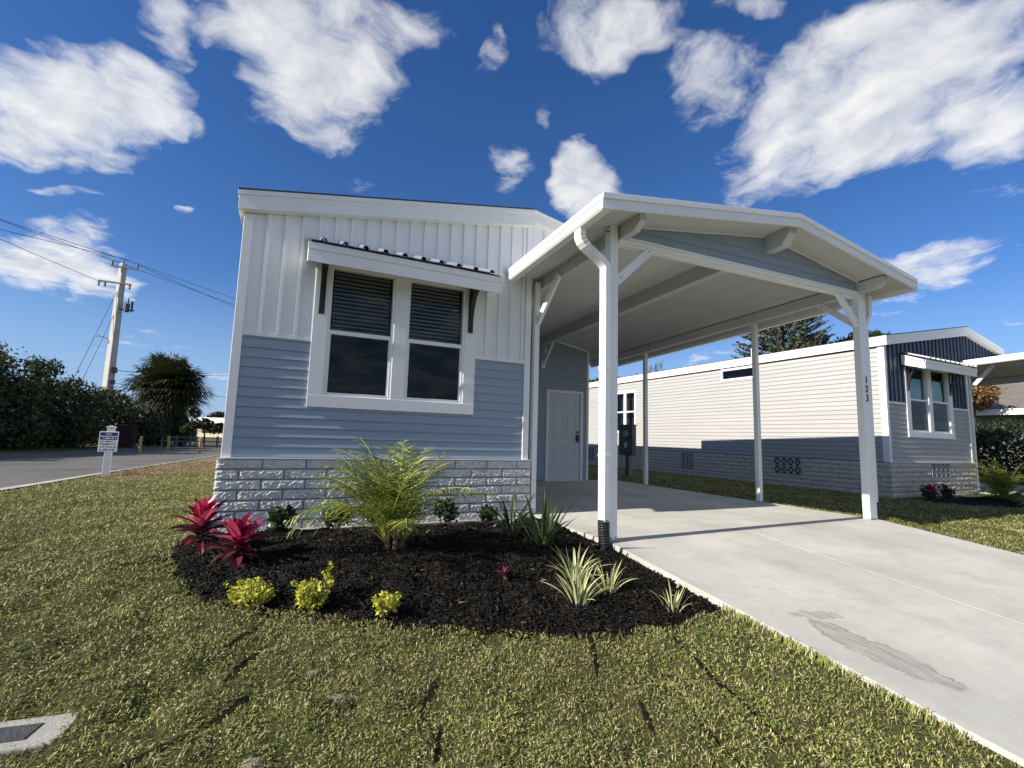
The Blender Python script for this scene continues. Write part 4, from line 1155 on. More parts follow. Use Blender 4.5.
def date_palm(loc, label, seed, elevs=(88, 84, 78, 70, 62, 54, 44), lr=(0.70, 0.98)):
    r_ = random.Random(seed)
    root = thing('date_palm', loc, label, 'palm', 'pygmy date palms in the beds')
    bx, by, bz = loc
    tr = MB(); lf = MB(); st = MB()
    stems = [(0.0, 0.0, 0.02, 0.34), (0.045, 0.02, 0.16, 0.28), (-0.04, 0.02, -0.16, 0.26)]
    for sx_, sy_, lean, h_ in stems:
        h_ *= 0.5
        base_ = Vector((bx + sx_, by + sy_, bz - 0.03)); top = base_ + Vector((lean * h_, lean * 0.3 * h_, h_))
        ps = [base_.lerp(top, k / 6) for k in range(7)]
        tr.tube(ps, [0.021 + 0.005 * (k % 2) - 0.001 * k for k in range(7)], 8)
        nfr = 15
        for k in range(nfr):
            az = r_.uniform(0, 6.283); e0 = math.radians(r_.choice(elevs)); Lr = r_.uniform(*lr); dr = r_.uniform(0.7, 1.5)
            if r_.random() < 0.3: az = r_.uniform(2.4, 3.8); dr += 0.15
            seg = 16; p_ = top.copy() - Vector((0, 0, 0.05)); hzv = Vector((math.cos(az), math.sin(az), 0)); sd = Vector((-math.sin(az), math.cos(az), 0))
            pts = [p_.copy()]; dirs = []
            for i in range(seg):
                tt = i / seg; e = e0 - dr * tt ** 1.5; d_ = hzv * math.cos(e) + Vector((0, 0, 1)) * math.sin(e); dirs.append(d_)
                p_ = p_ + d_ * (Lr / seg); pts.append(p_.copy())
            st.tube(pts, [0.0065 * (1 - 0.8 * i / seg) for i in range(seg + 1)], 5, caps=False)
            for i in range(3, seg):
                for half in (0.0, 0.5):
                    pp = pts[i].lerp(pts[i + 1], half); d_ = dirs[i]; nrm = sd.cross(d_)
                    tt = (i + half) / seg
                    ll = 0.205 * math.sin(math.pi * min(1, (tt * 0.86 + 0.1))) ** 0.7 * r_.uniform(0.8, 1.15)
                    for sg in (-1, 1):
                        dd = (d_ * r_.uniform(0.55, 0.85) + sd * sg * r_.uniform(0.7, 0.95) + nrm * r_.uniform(-0.05, 0.32)).normalized()
                        tip = pp + dd * ll + Vector((0, 0, -0.30 * ll * r_.random())); mid = pp + dd * ll * 0.5
                        wv = dd.cross(nrm).normalized() * 0.0046
                        lf.add([pp - wv * 0.6, pp + wv * 0.6, mid + wv, tip, mid - wv], [(0, 1, 2, 4), (4, 2, 3)])
    tr.build('stem', palm_bark, root); st.build('frond_stalks', frond_stalk, root); lf.build('fronds', leaf_date, root)
    return root


date_palm((0.83, 3.80, hz(0.83, 3.80)), 'feathery yellow-green pygmy date palm in the middle of the near mulch bed', 3)
p2 = date_palm((12.75, 4.3, -0.05), 'bushy green pygmy date palm in the bed at the right edge', 9, (80, 68, 56, 44, 32, 24), (0.75, 1.1))

tip_prof = lambda tt: max(0.02, math.sin(math.pi * min(1, 0.12 + 0.88 * tt)) ** 0.8) if tt < 0.99 else 0.02


def ti_plant(loc, h, n, L_, label, seed, group='ti plants with red leaves'):
    r_ = random.Random(seed)
    root = thing('ti_plant', loc, label, 'plant', group)
    b = Vector(loc); st = MB(); lo = MB(); hi = MB()
    top = b + Vector((r_.uniform(-0.03, 0.03), r_.uniform(-0.03, 0.03), h))
    st.tube([b - Vector((0, 0, 0.05)), b.lerp(top, 0.5), top], [0.016, 0.014, 0.012], 8)
    for k in range(n):
        tt = k / (n - 1); az = k * 2.399 + r_.uniform(-0.3, 0.3); e = math.radians(8 + 66 * tt + r_.uniform(-14, 12))
        p0 = top - Vector((0, 0, (1 - tt) * h * 0.62))
        tgt = hi if tt > 0.48 else lo
        tgt.strap(p0, az, e, L_ * r_.uniform(0.8, 1.1) * (0.78 + 0.3 * math.sin(math.pi * tt)), L_ * 0.31, r_.uniform(0.35, 1.1) * (1.25 - tt), 7, tip_prof, 0.35, r_.uniform(-0.4, 0.4))
    st.build('stem', bark, root); lo.build('lower_leaves', leaf_maroon, root); hi.build('upper_leaves', leaf_red, root)
    return root


ti_plant((-0.50, 4.28, hz(-0.5, 4.28)), 0.29, 44, 0.225, 'taller magenta ti plant at the far left corner of the bed, by the block skirt', 1)
ti_plant((-0.27, 3.86, hz(-0.27, 3.86)), 0.20, 38, 0.225, 'magenta ti plant standing nearer the lawn, before the taller one', 2)
ti_plant((11.65, 5.0, -0.06), 0.22, 16, 0.22, 'small crimson ti plant under the navy gabled home', 5)
r5 = ti_plant((1.50, 3.15, hz(1.5, 3.15)), 0.04, 14, 0.085, 'low dull dark red ti plant right of the date palm', 8)
for ch in r5.children:
    if ch.name.startswith('upper'): ch.data.materials[0] = leaf_maroon


def small_shrub(loc, rx, h, n, size, m, label, name, group, extra=()):
    root = thing(name, loc, label, 'shrub', group)
    b = Vector(loc); st = MB()
    cs = [(b.x + rx * 0.5 * math.cos(a_), b.y + rx * 0.5 * math.sin(a_), b.z + h * (0.45 + 0.2 * random.random()), rx * 0.62, rx * 0.62, h * 0.42) for a_ in np.linspace(0, 5.2, 5)] + [(b.x, b.y, b.z + h * 0.68, rx * 0.6, rx * 0.6, h * 0.36)] + [(b.x + e[0], b.y + e[1], b.z + e[2], e[3], e[3], e[4]) for e in extra]
    for c_ in cs: st.tube([b - Vector((0, 0, 0.03)), b.lerp(Vector(c_[:3]), 0.5) + Vector((0, 0, 0.01)), Vector(c_[:3])], [0.006, 0.004, 0.002], 5)
    st.build('stem', bark, root)
    v_, f_ = leaf_cloud(cs, n, size, 0.35, 0.55, 0.55, 0.45)
    v_[:, 2] = np.maximum(v_[:, 2], loc[2] - 0.005)
    np_mesh('foliage', v_, f_, m, root)
    return root


def sprigs(n, rx, h):
    out = []
    for _ in range(n):
        a_ = random.uniform(0, 6.28); q = rx * random.uniform(0.6, 1.25)
        out.append((q * math.cos(a_), q * math.sin(a_), h * random.uniform(0.35, 1.15), 0.022, 0.022))
    return out


YG = 'golden shrubs along the front of the bed'
small_shrub((-0.11, 3.36, hz(-0.11, 3.36)), 0.125, 0.14, 1250, 0.0105, leaf_yellow, 'low golden yellow shrub beside the magenta ti plants', 'golden_shrub', YG, sprigs(12, 0.13, 0.14))
small_shrub((0.21, 3.17, hz(0.21, 3.17)), 0.10, 0.17, 1350, 0.0105, leaf_yellow, 'golden yellow shrub with one sprig standing up, between two lower ones', 'golden_shrub', YG, extra=sprigs(9, 0.10, 0.16) + [(0.085, 0.05, 0.18, 0.035, 0.045), (0.10, 0.06, 0.24, 0.02, 0.03)])
small_shrub((0.62, 2.96, hz(0.62, 2.96)), 0.075, 0.12, 800, 0.010, leaf_yellow, 'smallest golden yellow shrub, in front of the date palm', 'golden_shrub', YG, sprigs(8, 0.08, 0.12))
DG = 'small dark shrubs along the block skirt'
small_shrub((0.02, 4.75, hz(0.02, 4.75)), 0.11, 0.22, 330, 0.026, leaf_dark, 'small dark shrub by the block skirt nearest the magenta ti plants', 'dark_shrub', DG)
small_shrub((0.52, 4.95, hz(0.52, 4.95)), 0.13, 0.30, 420, 0.026, leaf_dark, 'dark bushy shrub by the block skirt left of the date palm', 'dark_shrub', DG)
small_shrub((1.55, 4.75, hz(1.55, 4.75)), 0.13, 0.28, 420, 0.026, leaf_dark, 'dark bushy shrub by the block skirt right of the date palm', 'dark_shrub', DG)
small_shrub((2.05, 4.85, hz(2.05, 4.85)), 0.11, 0.22, 330, 0.024, leaf_dark, 'small dark shrub by the skirt left of the strap-leaved lilies', 'dark_shrub', DG)
for k, (x, y, rr, hh) in enumerate(((11.9, 5.15, 0.14, 0.28), (12.35, 5.05, 0.12, 0.3), (14.2, 4.9, 0.16, 0.32))):
    small_shrub((x, y, -0.05), rr, hh, 260, 0.03, leaf_dark, ('dark shrub beside the crimson ti plant under the pierced vent', 'dark shrub right of the crimson ti plant', 'dark shrub behind the palm at the right edge')[k], 'dark_shrub', 'small dark shrubs of the far bed')


def clump(name, loc, n, L_, w_, e_lo, e_hi, dr, m, label, cat, group, seed, spread=0.04):
    r_ = random.Random(seed); root = tag(None or bpy.data.objects.new(name, None)); C.objects.link(root); root.location = loc
    tag(root, label, cat, group)
    mb = MB()
    for k in range(n):
        az = k * 2.399 + r_.uniform(-0.4, 0.4); tt = r_.random()
        p0 = Vector(loc) + Vector((math.cos(az) * spread * tt, math.sin(az) * spread * tt, -0.02))
        mb.strap(p0, az, math.radians(r_.uniform(e_lo, e_hi)), L_ * r_.uniform(0.6, 1.1), w_ * r_.uniform(0.8, 1.15), r_.uniform(*dr), 7, lambda q: (0.75 + 0.5 * q) if q < 0.4 else max(0.02, 0.95 * (1 - ((q - 0.4) / 0.6) ** 2)), 0.45, r_.uniform(-0.5, 0.5))
    mb.build('leaves', m, root)
    return root


LG = 'strap-leaved lilies by the slab corner'
clump('crinum_lily', (2.10, 3.72, hz(2.10, 3.72)), 22, 0.56, 0.042, 55, 88, (0.15, 0.9), leaf_strap, 'larger dark strap-leaved lily at the slab edge near the downspout', 'plant', LG, 4, 0.07)
clump('crinum_lily', (1.98, 4.1, hz(1.98, 4.1)), 14, 0.54, 0.040, 55, 85, (0.4, 1.4), leaf_strap, 'thinner dark strap-leaved lily beside the white cleanout pipe', 'plant', LG, 6, 0.05)
FG = 'cream-striped flax lilies'
for k, (x, y, n, L_) in enumerate(((1.82, 2.72, 34, 0.30), (1.96, 2.98, 34, 0.33), (2.12, 2.80, 26, 0.26), (2.42, 2.50, 15, 0.24))):
    clump('flax_lily', (x, y, hz(x, y)), n, L_, 0.014, 56, 89, (0.1, 1.3), leaf_varieg, ('cream-striped flax lily at the front of its trio', 'tallest cream-striped flax lily, at the back of its trio', 'cream-striped flax lily on the right of its trio', 'sparse cream-striped flax lily alone by the driveway edge')[k], 'plant', FG, 20 + k, 0.05)
mb = MB(); mb.tube([(2.10, 4.35, -0.12), (2.10, 4.35, 0.12)], 0.024, 16); mb.tube([(2.10, 4.35, 0.10), (2.10, 4.35, 0.135)], 0.029, 16)
o = mb.build('cleanout_pipe', white, None, smooth=False); tag(o, 'short white plastic cleanout pipe standing by the block skirt', 'pipe')

mb = MB(); r_ = random.Random(5)
for k in range(26):
    x = r_.uniform(-0.5, 2.75); y = r_.uniform(2.4, 4.8)
    if not in_poly(np.array([x]), np.array([y]), BED)[0]: continue
    mb.strap((x, y, hz(x, y) + 0.022), r_.uniform(0, 6.28), r_.uniform(-0.2, 0.5), r_.uniform(0.03, 0.06), r_.uniform(0.012, 0.022), r_.uniform(-0.6, 0.9), 4, tip_prof, 0.4)
tag(mb.build('fallen_leaves', fallen), 'few dry brown leaves scattered over the near mulch', 'leaves', kind='stuff')

# ------------------------------------------------------------------ lawn: seams, patches, blades
SEAMS = [([(1.70, 2.42), (1.67, 2.38), (1.58, 2.2), (1.49, 2.06)], 0.016), ([(2.18, 2.30), (2.14, 2.17), (2.09, 1.93), (2.07, 1.76), (2.03, 1.57), (1.98, 1.4)], 0.018), ([(1.55, 1.82), (1.5, 1.66)], 0.018), ([(1.72, 1.62), (1.66, 1.30)], 0.012), ([(-0.04, 3.07), (-0.14, 2.92), (-0.18, 2.83)], 0.028), ([(-0.05, 2.79), (-0.1, 2.67), (-0.16, 2.53)], 0.032), ([(-0.06, 2.42), (-0.14, 2.32), (-0.2, 2.27)], 0.03), ([(-0.21, 2.25), (-0.36, 2.2), (-0.47, 2.13)], 0.026), ([(0.74, 2.3), (0.68, 2.2), (0.62, 2.13)], 0.02), ([(0.67, 2.01), (0.6, 1.84)], 0.016), ([(0.34, 2.22), (0.36, 2.25)], 0.024)]


def line_dist(x, y, P_):
    d_ = np.full(np.shape(x), 1e9)
    for a_, b_ in zip(P_[:-1], P_[1:]):
        a_ = np.array(a_); ab = np.array(b_) - a_
        tt = np.clip(((x - a_[0]) * ab[0] + (y - a_[1]) * ab[1]) / (ab @ ab), 0, 1)
        d_ = np.minimum(d_, np.hypot(x - a_[0] - tt * ab[0], y - a_[1] - tt * ab[1]))
    return d_


mb = MB()
for P_, w_ in SEAMS:
    P2 = dens(P_, 14); o_ = len(mb.v); n = len(P2)
    for i, (x, y) in enumerate(P2):
        a_ = Vector(P2[min(i + 1, n - 1)]) - Vector(P2[max(i - 1, 0)]); a_.normalize(); nn = Vector((-a_.y, a_.x))
        ww = w_ * 0.8 * (0.35 + 0.65 * math.sin(math.pi * (i + 0.5) / n)) * random.uniform(0.45, 1.35)
        for sg in (-1, 0, 1):
            xx, yy = x + nn.x * ww * sg, y + nn.y * ww * sg
            mb.v.append((xx, yy, float(H(xx, yy)) + 0.004))
    for i in range(n - 1):
        for k in (0, 1): mb.f.append((o_ + i * 3 + k, o_ + i * 3 + k + 1, o_ + i * 3 + k + 4, o_ + i * 3 + k + 3))
tag(mb.build('sod_seams', soil), kind='structure')
PATCH = [(0.29, 2.31, 0.026), (-0.02, 2.02, 0.024), (0.20, 2.53, 0.018)]
mb = MB()
for px_, py_, pr_ in PATCH:
    o_ = len(mb.v); mb.v.append((px_, py_, float(H(px_, py_)) + 0.009))
    for rr in (0.6, 1.15):
        for k in range(14):
            a_ = k * 6.283 / 14; q = pr_ * rr * random.uniform(0.75, 1.2); xx, yy = px_ + q * math.cos(a_) * 1.5, py_ + q * math.sin(a_)
            mb.v.append((xx, yy, float(H(xx, yy)) + (0.008 if rr < 1 else 0.003)))
    for k in range(14):
        k2 = (k + 1) % 14; mb.f.append((o_, o_ + 1 + k, o_ + 1 + k2)); mb.f.append((o_ + 1 + k, o_ + 15 + k, o_ + 15 + k2, o_ + 1 + k2))
tag(mb.build('sand_patches', sand), kind='structure')

# utility box cover set in the lawn
UT = [(-1.40, 2.60), (-0.63, 2.525), (-0.675, 2.36), (-1.40, 2.40)]
ub = thing('utility_cover', (-1.0, 2.48, -0.15), 'concrete utility box with dark cast lid sunk in the lawn', 'utility box')
uz = lambda x, y, dz: (x, y, float(Hbase(x, y)) + dz)
mb = MB(); P4 = [uz(x, y, 0.004) for x, y in UT] + [uz(x, y, -0.10) for x, y in UT]
mb.add(P4, [(3, 2, 1, 0), (0, 1, 5, 4), (1, 2, 6, 5), (2, 3, 7, 6), (3, 0, 4, 7), (4, 5, 6, 7)]); mb.build('surround', concrete_lt, ub, bevel=0.008)
LD = [(-1.15, 2.535), (-0.745, 2.487), (-0.77, 2.405), (-1.15, 2.44)]
mb = MB(); P4 = [uz(x, y, 0.008) for x, y in LD] + [uz(x, y, 0.000) for x, y in LD]
mb.add(P4, [(3, 2, 1, 0), (0, 1, 5, 4), (1, 2, 6, 5), (2, 3, 7, 6), (3, 0, 4, 7), (4, 5, 6, 7)]); mb.build('lid', lid_iron, ub, bevel=0.003)

M_ = 1500000
rmin, rmax = 0.85, 17.0
uu = rng.random(M_); e_ = 0.7
r_g = ((rmin ** e_) + uu * (rmax ** e_ - rmin ** e_)) ** (1 / e_)
ang = R(90 - 25.3) + rng.uniform(R(-66), R(72), M_)
x = r_g * np.cos(ang); y = r_g * np.sin(ang)
ok = ~((x > 2.84) & (x < 7.42) & (y < 9.7))
ok &= ~((x > -0.62) & (x < 6.7) & (y > 5.33)) & ~((x > 11.25) & (x < 15) & (y > 5.4)) & (x < 14.9)
ok &= ~in_poly(x, y, BED) & ~in_poly(x, y, BED2)
ok &= ~(in_poly(x, y, UT) & (poly_dist(x, y, UT) > 0.03 * rng.random(M_)))
for P_, w_ in SEAMS: ok &= line_dist(x, y, P_) > w_ * rng.uniform(0.25, 1.05, M_)
for px_, py_, pr_ in PATCH: ok &= np.hypot((x - px_) / 1.3, y - py_) > pr_ * rng.uniform(0.0, 1.3, M_)
nearx = np.interp(y, [q[1] for q in near], [q[0] for q in near])
ok &= x > nearx + 0.08 * rng.random(M_)
clumpn = np.sin(x * 21 + 3 * np.sin(y * 17)) * np.sin(y * 23 + 2.5 * np.sin(x * 15))
ok &= rng.random(M_) < (0.70 + 0.42 * clumpn)
x, y, r_g = x[ok], y[ok], r_g[ok]; n = len(x)
sc = np.maximum(1.0, r_g / 1.7) ** 0.5
L_ = rng.uniform(0.008, 0.021, n) * sc ** 0.85; w_ = rng.uniform(0.0022, 0.0040, n) * sc
az = rng.random(n) * 6.283; el = np.radians(rng.uniform(2, 78, n)); bend = rng.uniform(0.1, 1.0, n)
lip = (x > 2.78) & (x < 2.87) & (y > 1.22 + 0.1 * np.sin(9 * y)) & (y < 2.5)
L_ = np.where(lip, L_ * 2.1, L_); az = np.where(lip, az * 0.3 - 0.9, az); el = np.where(lip, np.radians(35) + 0.6 * el, el)
hd = np.stack([np.cos(az), np.sin(az), np.zeros(n)], 1); sd = np.stack([-np.sin(az), np.cos(az), np.zeros(n)], 1)
tw = rng.normal(0, 0.5, n); zv = np.array([0, 0, 1.0])
sd = sd * np.cos(tw)[:, None] + zv * np.sin(tw)[:, None]
b = np.stack([x, y, H(x, y) + rng.uniform(-0.002, 0.012, n)], 1)
d1 = hd * np.cos(el)[:, None] + zv * np.sin(el)[:, None]; d2 = hd * np.cos(el - bend)[:, None] + zv * np.sin(el - bend)[:, None]
m1 = b + d1 * (L_ * 0.55)[:, None]; tp_ = m1 + d2 * (L_ * 0.5)[:, None]
wv = sd * (w_ / 2)[:, None]
v = np.stack([b - wv * 0.8, b + wv * 0.8, m1 + wv, m1 - wv, tp_], 1).reshape(-1, 3)
b0 = (np.arange(n) * 5)[:, None]
dryness = smooth01((y + 1.2 * np.sin(x * 1.7) - 11.6) / 1.6) * smooth01((-0.3 - x) / 0.8) * 0.85 + 0.05
is_dry = rng.random(n) < dryness
v = v.reshape(n, 5, 3)
for sel, nm, m_, lb in ((~is_dry, 'lawn_grass', grass_blade, 'short green and straw coloured turf of the front lawn'), (is_dry, 'dry_grass', dry_blade, 'dry brown turf along the road edge by the notice sign')):
    vv = v[sel].reshape(-1, 3); b0 = (np.arange(int(sel.sum())) * 5)[:, None]
    gob = np_mesh(nm, vv, [(4, b0 + np.array([[0, 1, 2, 3]])), (3, b0 + np.array([[3, 2, 4]]))], m_)
    tag(gob, lb, 'grass', kind='stuff')

# ------------------------------------------------------------------ electric meter post by the carport
mt = thing('meter_pedestal', (8.83, 10.9, 0), 'grey electric meter box on a post at the back right of the carport', 'electric meter')
mb = MB(); mb.box(8.83, 8.97, 10.62, 11.22, 0.56, 1.42); mb.box(8.822, 8.829, 10.66, 11.18, 0.60, 1.38); mb.box(8.80, 9.0, 10.60, 11.24, 1.42, 1.44); mb.build('box', meter_gray, mt, bevel=0.01)
mb = MB(); mb.tube([(8.82, 10.86, 1.16), (8.74, 10.86, 1.16)], [0.10, 0.095], 20); mb.build('meter', conduit, mt)
mb = MB(); mb.box(8.87, 8.97, 10.86, 10.96, -0.05, 0.56); mb.build('post', meter_gray, mt)
for yy in (10.70, 10.78, 11.12):
    mb = MB(); mb.tube([(8.86, yy, -0.05), (8.86, yy, 0.56)], 0.026, 10); mb.build('conduit', conduit, mt)
mb = MB(); mb.quad((8.8205, 10.84, 0.78), (8.8205, 10.96, 0.78), (8.8205, 10.96, 0.92), (8.8205, 10.84, 0.92)); mb.build('warning_label', sign_white, mt)
# dark bin behind the shed corner
bn = thing('wheeled_bin', (7.1, 11.6, 0), 'dark wheeled bin just showing behind the shed corner', 'bin')
mb = MB(); mb.prism([(6.88, 0.05), (7.28, 0.05), (7.36, 0.98), (6.80, 0.98)], 'y', 11.3, 11.85); mb.build('bin_body', black_plastic, bn, bevel=0.02)
mb = MB(); mb.box(6.78, 7.38, 11.27, 11.9, 0.985, 1.04); mb.build('lid', black_plastic, bn, bevel=0.015)

# ------------------------------------------------------------------ street sign on the left
sg = thing('notice_sign', (-3.17, 12.0, -0.03), 'white post carrying a blue and white notice board by the road edge', 'sign')
mb = MB(); mb.box(-3.225, -3.115, 12.0, 12.10, -0.1, 0.93); mb.box(-3.24, -3.10, 11.985, 12.115, 0.93, 0.955); mb.prism([(-3.225, 0.955), (-3.115, 0.955), (-3.17, 0.97)], 'y', 12.0, 12.10); mb.build('post', weathered_white, sg, bevel=0.006)
bx0, bx1, bz0, bz1 = -3.325, -3.025, 0.455, 0.855
mb = MB(); mb.box(bx0, bx1, 11.972, 11.988, bz0, bz1); bo = mb.build('board', sign_white, sg, bevel=0.004)
for za, zb in ((0.770, 0.835), (0.690, 0.750)):
    mb = MB(); mb.box(bx0 + 0.014, bx1 - 0.014, 11.968, 11.9715, za, zb); mb.build('blue_band', sign_blue, bo)
text_obj('NO', 0.062, Vector((-3.175, 11.9655, 0.802)), FR, 'lettering', sign_white, bo, 0.001)
r_ = random.Random(3)
for row, (zc_, h_) in enumerate(((0.720, 0.034), (0.655, 0.026), (0.603, 0.032), (0.548, 0.028), (0.493, 0.034))):
    xx = bx0 + (0.02 if row else 0.06); xe = bx1 - (0.03 if row else 0.05)
    mb = MB()
    while xx < xe:
        ww = r_.uniform(0.008, 0.018)
        mb.box(xx, xx + ww, 11.965 if row == 0 else 11.9685, 11.9675 if row == 0 else 11.9715, zc_ - h_ * r_.uniform(0.3, 0.5), zc_ + h_ * r_.uniform(0.3, 0.5)); xx += ww + r_.choice([0.005, 0.006, 0.022])
    mb.build('lettering', sign_white if row == 0 else sign_dark, bo)

# bollards, rail fence, bench chairs, shed box across the road
BG = 'yellow bollards across the road'
for k, (x, y) in enumerate(((-5.10, 23.0), (-4.62, 25.3), (-3.12, 23.0))):
    mb = MB(); h_ = 0.60; mb.tube([(x, y, -0.1), (x, y, h_ - 0.04), (x, y, h_), (x, y, h_ + 0.02)], [0.055, 0.055, 0.05, 0.02], 14)
    tag(mb.build('bollard', yellow_post, smooth=False), ('faded yellow bollard beside the maroon shed box', 'faded yellow bollard in the middle of the three', 'faded yellow bollard nearest the corner of the white home')[k], 'bollard', BG)
fn = thing('rail_fence', (-4.6, 30.5, 0), 'low shade-darkened post and rail fence beyond the bollards', 'fence')
for k in range(6):
    mb = MB(); mb.box(-5.9 + k * 0.62, -5.80 + k * 0.62, 30.47, 30.53, -0.05, 0.58); mb.build('fence_post', chair_shade, fn)
for z in (0.26, 0.46):
    mb = MB(); mb.box(-5.95, -2.6, 30.42, 30.465, z, z + 0.06); mb.build('rail', chair_shade, fn)
for k, (x, y) in enumerate(((-5.6, 31.6), (-4.8, 31.8))):
    ch = thing('garden_chair', (x, y, 0), ('shade-darkened slat-backed garden chair left of its twin by the rail fence', 'shade-darkened slat-backed garden chair right of its twin by the rail fence')[k], 'chair', 'garden chairs across the road')
    mb = MB()
    for i in range(4): mb.prism([(y + 0.0, 0.30), (y + 0.03, 0.30), (y + 0.25, 0.90 + 0.03 * (1.5 - abs(i - 1.5))), (y + 0.22, 0.90 + 0.03 * (1.5 - abs(i - 1.5)))], 'x', x - 0.24 + i * 0.125, x - 0.14 + i * 0.125)
    mb.build('backrest', chair_shade, ch)
    mb = MB(); mb.prism([(y - 0.45, 0.36), (y + 0.02, 0.28), (y + 0.02, 0.31), (y - 0.45, 0.39)], 'x', x - 0.25, x + 0.25); mb.build('seat', chair_shade, ch)
    for sx_ in (-0.27, 0.24):
        for sy_ in (-0.42, 0.05):
            mb = MB(); mb.box(x + sx_, x + sx_ + 0.04, y + sy_, y + sy_ + 0.08, -0.03, 0.52); mb.build('leg', chair_shade, ch)
        mb = MB(); mb.box(x + sx_ - 0.03, x + sx_ + 0.07, y - 0.5, y + 0.15, 0.52, 0.545); mb.build('armrest', chair_shade, ch)
bx_ = thing('storage_box', (-6.9, 28.3, 0), 'dark maroon boarded shed box between hedge and palm', 'shed')
mb = MB()
for k in range(6): mb.box(-7.20 + k * 0.11, -7.097 + k * 0.11, 28.0, 28.03, 0, 0.95)
mb.box(-7.2, -6.545, 28.035, 28.7, 0, 0.95); mb.build('wall', maroon, bx_)
mb = MB(); mb.prism([(27.92, 0.95), (28.8, 1.02), (28.8, 1.07), (27.92, 1.0)], 'x', -7.27, -6.48); mb.build('roof', maroon, bx_)

# ------------------------------------------------------------------ hedge, palm, trees
hd_ = thing('overgrown_hedge', (-10.5, 22, 0), 'tall dark overgrown hedge along the far side of the road', 'hedge')
cs = []; tr = MB(); r_ = random.Random(12)
for k in range(26):
    tt = k / 25; cx = -15.2 + 6.4 * tt + r_.uniform(-0.8, 0.8); cy = 13 + 15.5 * tt + r_.uniform(-0.5, 0.5); hh = r_.uniform(3.3, 4.3) - 0.8 * max(0, tt - 0.7) / 0.3
    rw = r_.uniform(1.3, 1.9)
    cs.append((cx, cy, hh * 0.45, rw, rw, hh * 0.52)); cs.append((cx + r_.uniform(0.2, 0.9), cy - 0.5, 0.7, 1.1, 1.1, 0.9))
    for j in range(4): cs.append((cx + r_.uniform(-1.1, 1.1), cy + r_.uniform(-1, 1), hh * r_.uniform(0.68, 0.93), r_.uniform(0.35, 0.7), r_.uniform(0.35, 0.7), r_.uniform(0.3, 0.55)))
    tr.tube([(cx, cy, -0.1), (cx + 0.1, cy, 1.2), (cx + r_.uniform(-0.4, 0.4), cy, hh * 0.8)], [0.10, 0.08, 0.03], 7)
tr.build('trunks', bark, hd_)
v_, f_ = leaf_cloud(cs, 150000, 0.065, 0.4, 0.35, 0.5, 0.5); v_[:, 2] = np.maximum(v_[:, 2], 0.0)
np_mesh('foliage', v_, f_, leaf_hedge, hd_)


def broad_tree(name, loc, trunk_h, blobs, n, size, m, label, cat='tree', group=None, trunk_r=0.12, shell=0.5):
    root = thing(name, loc, label, cat, group); b = Vector(loc); tr = MB()
    tr.tube([b - Vector((0, 0, 0.1)), b + Vector((0.03, 0, trunk_h * 0.6)), b + Vector((0, 0.04, trunk_h))], [trunk_r, trunk_r * 0.8, trunk_r * 0.6], 9)
    cs_ = [(b.x + q[0], b.y + q[1], b.z + q[2], q[3], q[3], q[4]) for q in blobs]
    for c_ in cs_: tr.tube([b + Vector((0, 0, trunk_h * 0.9)), (b + Vector((0, 0, trunk_h))).lerp(Vector(c_[:3]), 0.55) + Vector((0, 0, 0.1)), Vector(c_[:3])], [trunk_r * 0.5, trunk_r * 0.3, trunk_r * 0.08], 6)
    tr.build('trunk', bark, root)
    v_, f_ = leaf_cloud(cs_, n, size, 0.4, 0.3, 0.5, shell)
    np_mesh('crown', v_, f_, m, root)
    return root


def sabal(loc, R_, label):
    root = thing('sabal_palm', loc, label, 'palm tree'); b = Vector(loc); r_ = random.Random(31)
    tr = MB(); tr.tube([b - Vector((0, 0, 0.1)), b + Vector((0, 0, 1.5)), b + Vector((0, 0, 3.2))], [0.26, 0.22, 0.2], 10); tr.build('trunk', bark, root)
    lv = MB(); dd_ = MB(); top = b + Vector((0, 0, 3.0))
    for k in range(480):
        az = r_.uniform(0, 6.283); u = r_.random(); e = math.radians(-70 + 158 * u)
        dead = e < math.radians(-48)
        d_ = Vector((math.cos(az) * math.cos(e), math.sin(az) * math.cos(e), math.sin(e)))
        st_l = R_ * r_.uniform(0.15, 0.66); hub = top + d_ * st_l + Vector((0, 0, 0.1))
        tgt = dd_ if dead else lv
        side = d_.cross(Vector((0, 0, 1))); side = side.normalized() if side.length > 0.05 else Vector((1, 0, 0)); upv = side.cross(d_)
        tgt.beam(top, hub, 0.03, 0.02)
        nl = 15
        for i in range(nl):
            a_ = math.radians(-105 + 210 * i / (nl - 1)) * (0.8 if dead else 1); q = (d_ * math.cos(a_) + side * math.sin(a_)).normalized(); ln = R_ * r_.uniform(0.33, 0.45)
            if dead: q = (q + Vector((0, 0, -0.7))).normalized(); ln *= 1.25
            mid = hub + q * ln * 0.55 - upv * 0.04; tip = hub + q * ln + Vector((0, 0, -(0.10 + 0.18 * r_.random()) * R_ * (0.5 if dead else 0.6)))
            wv = q.cross(upv); wv = wv.normalized() * 0.035 if wv.length > 0.01 else side * 0.035
            tgt.add([hub, mid + wv, tip, mid - wv], [(0, 1, 2, 3)])
    dd_.build('dead_skirt', leaf_dead, root); lv.build('crown', leaf_palm, root)
    return root


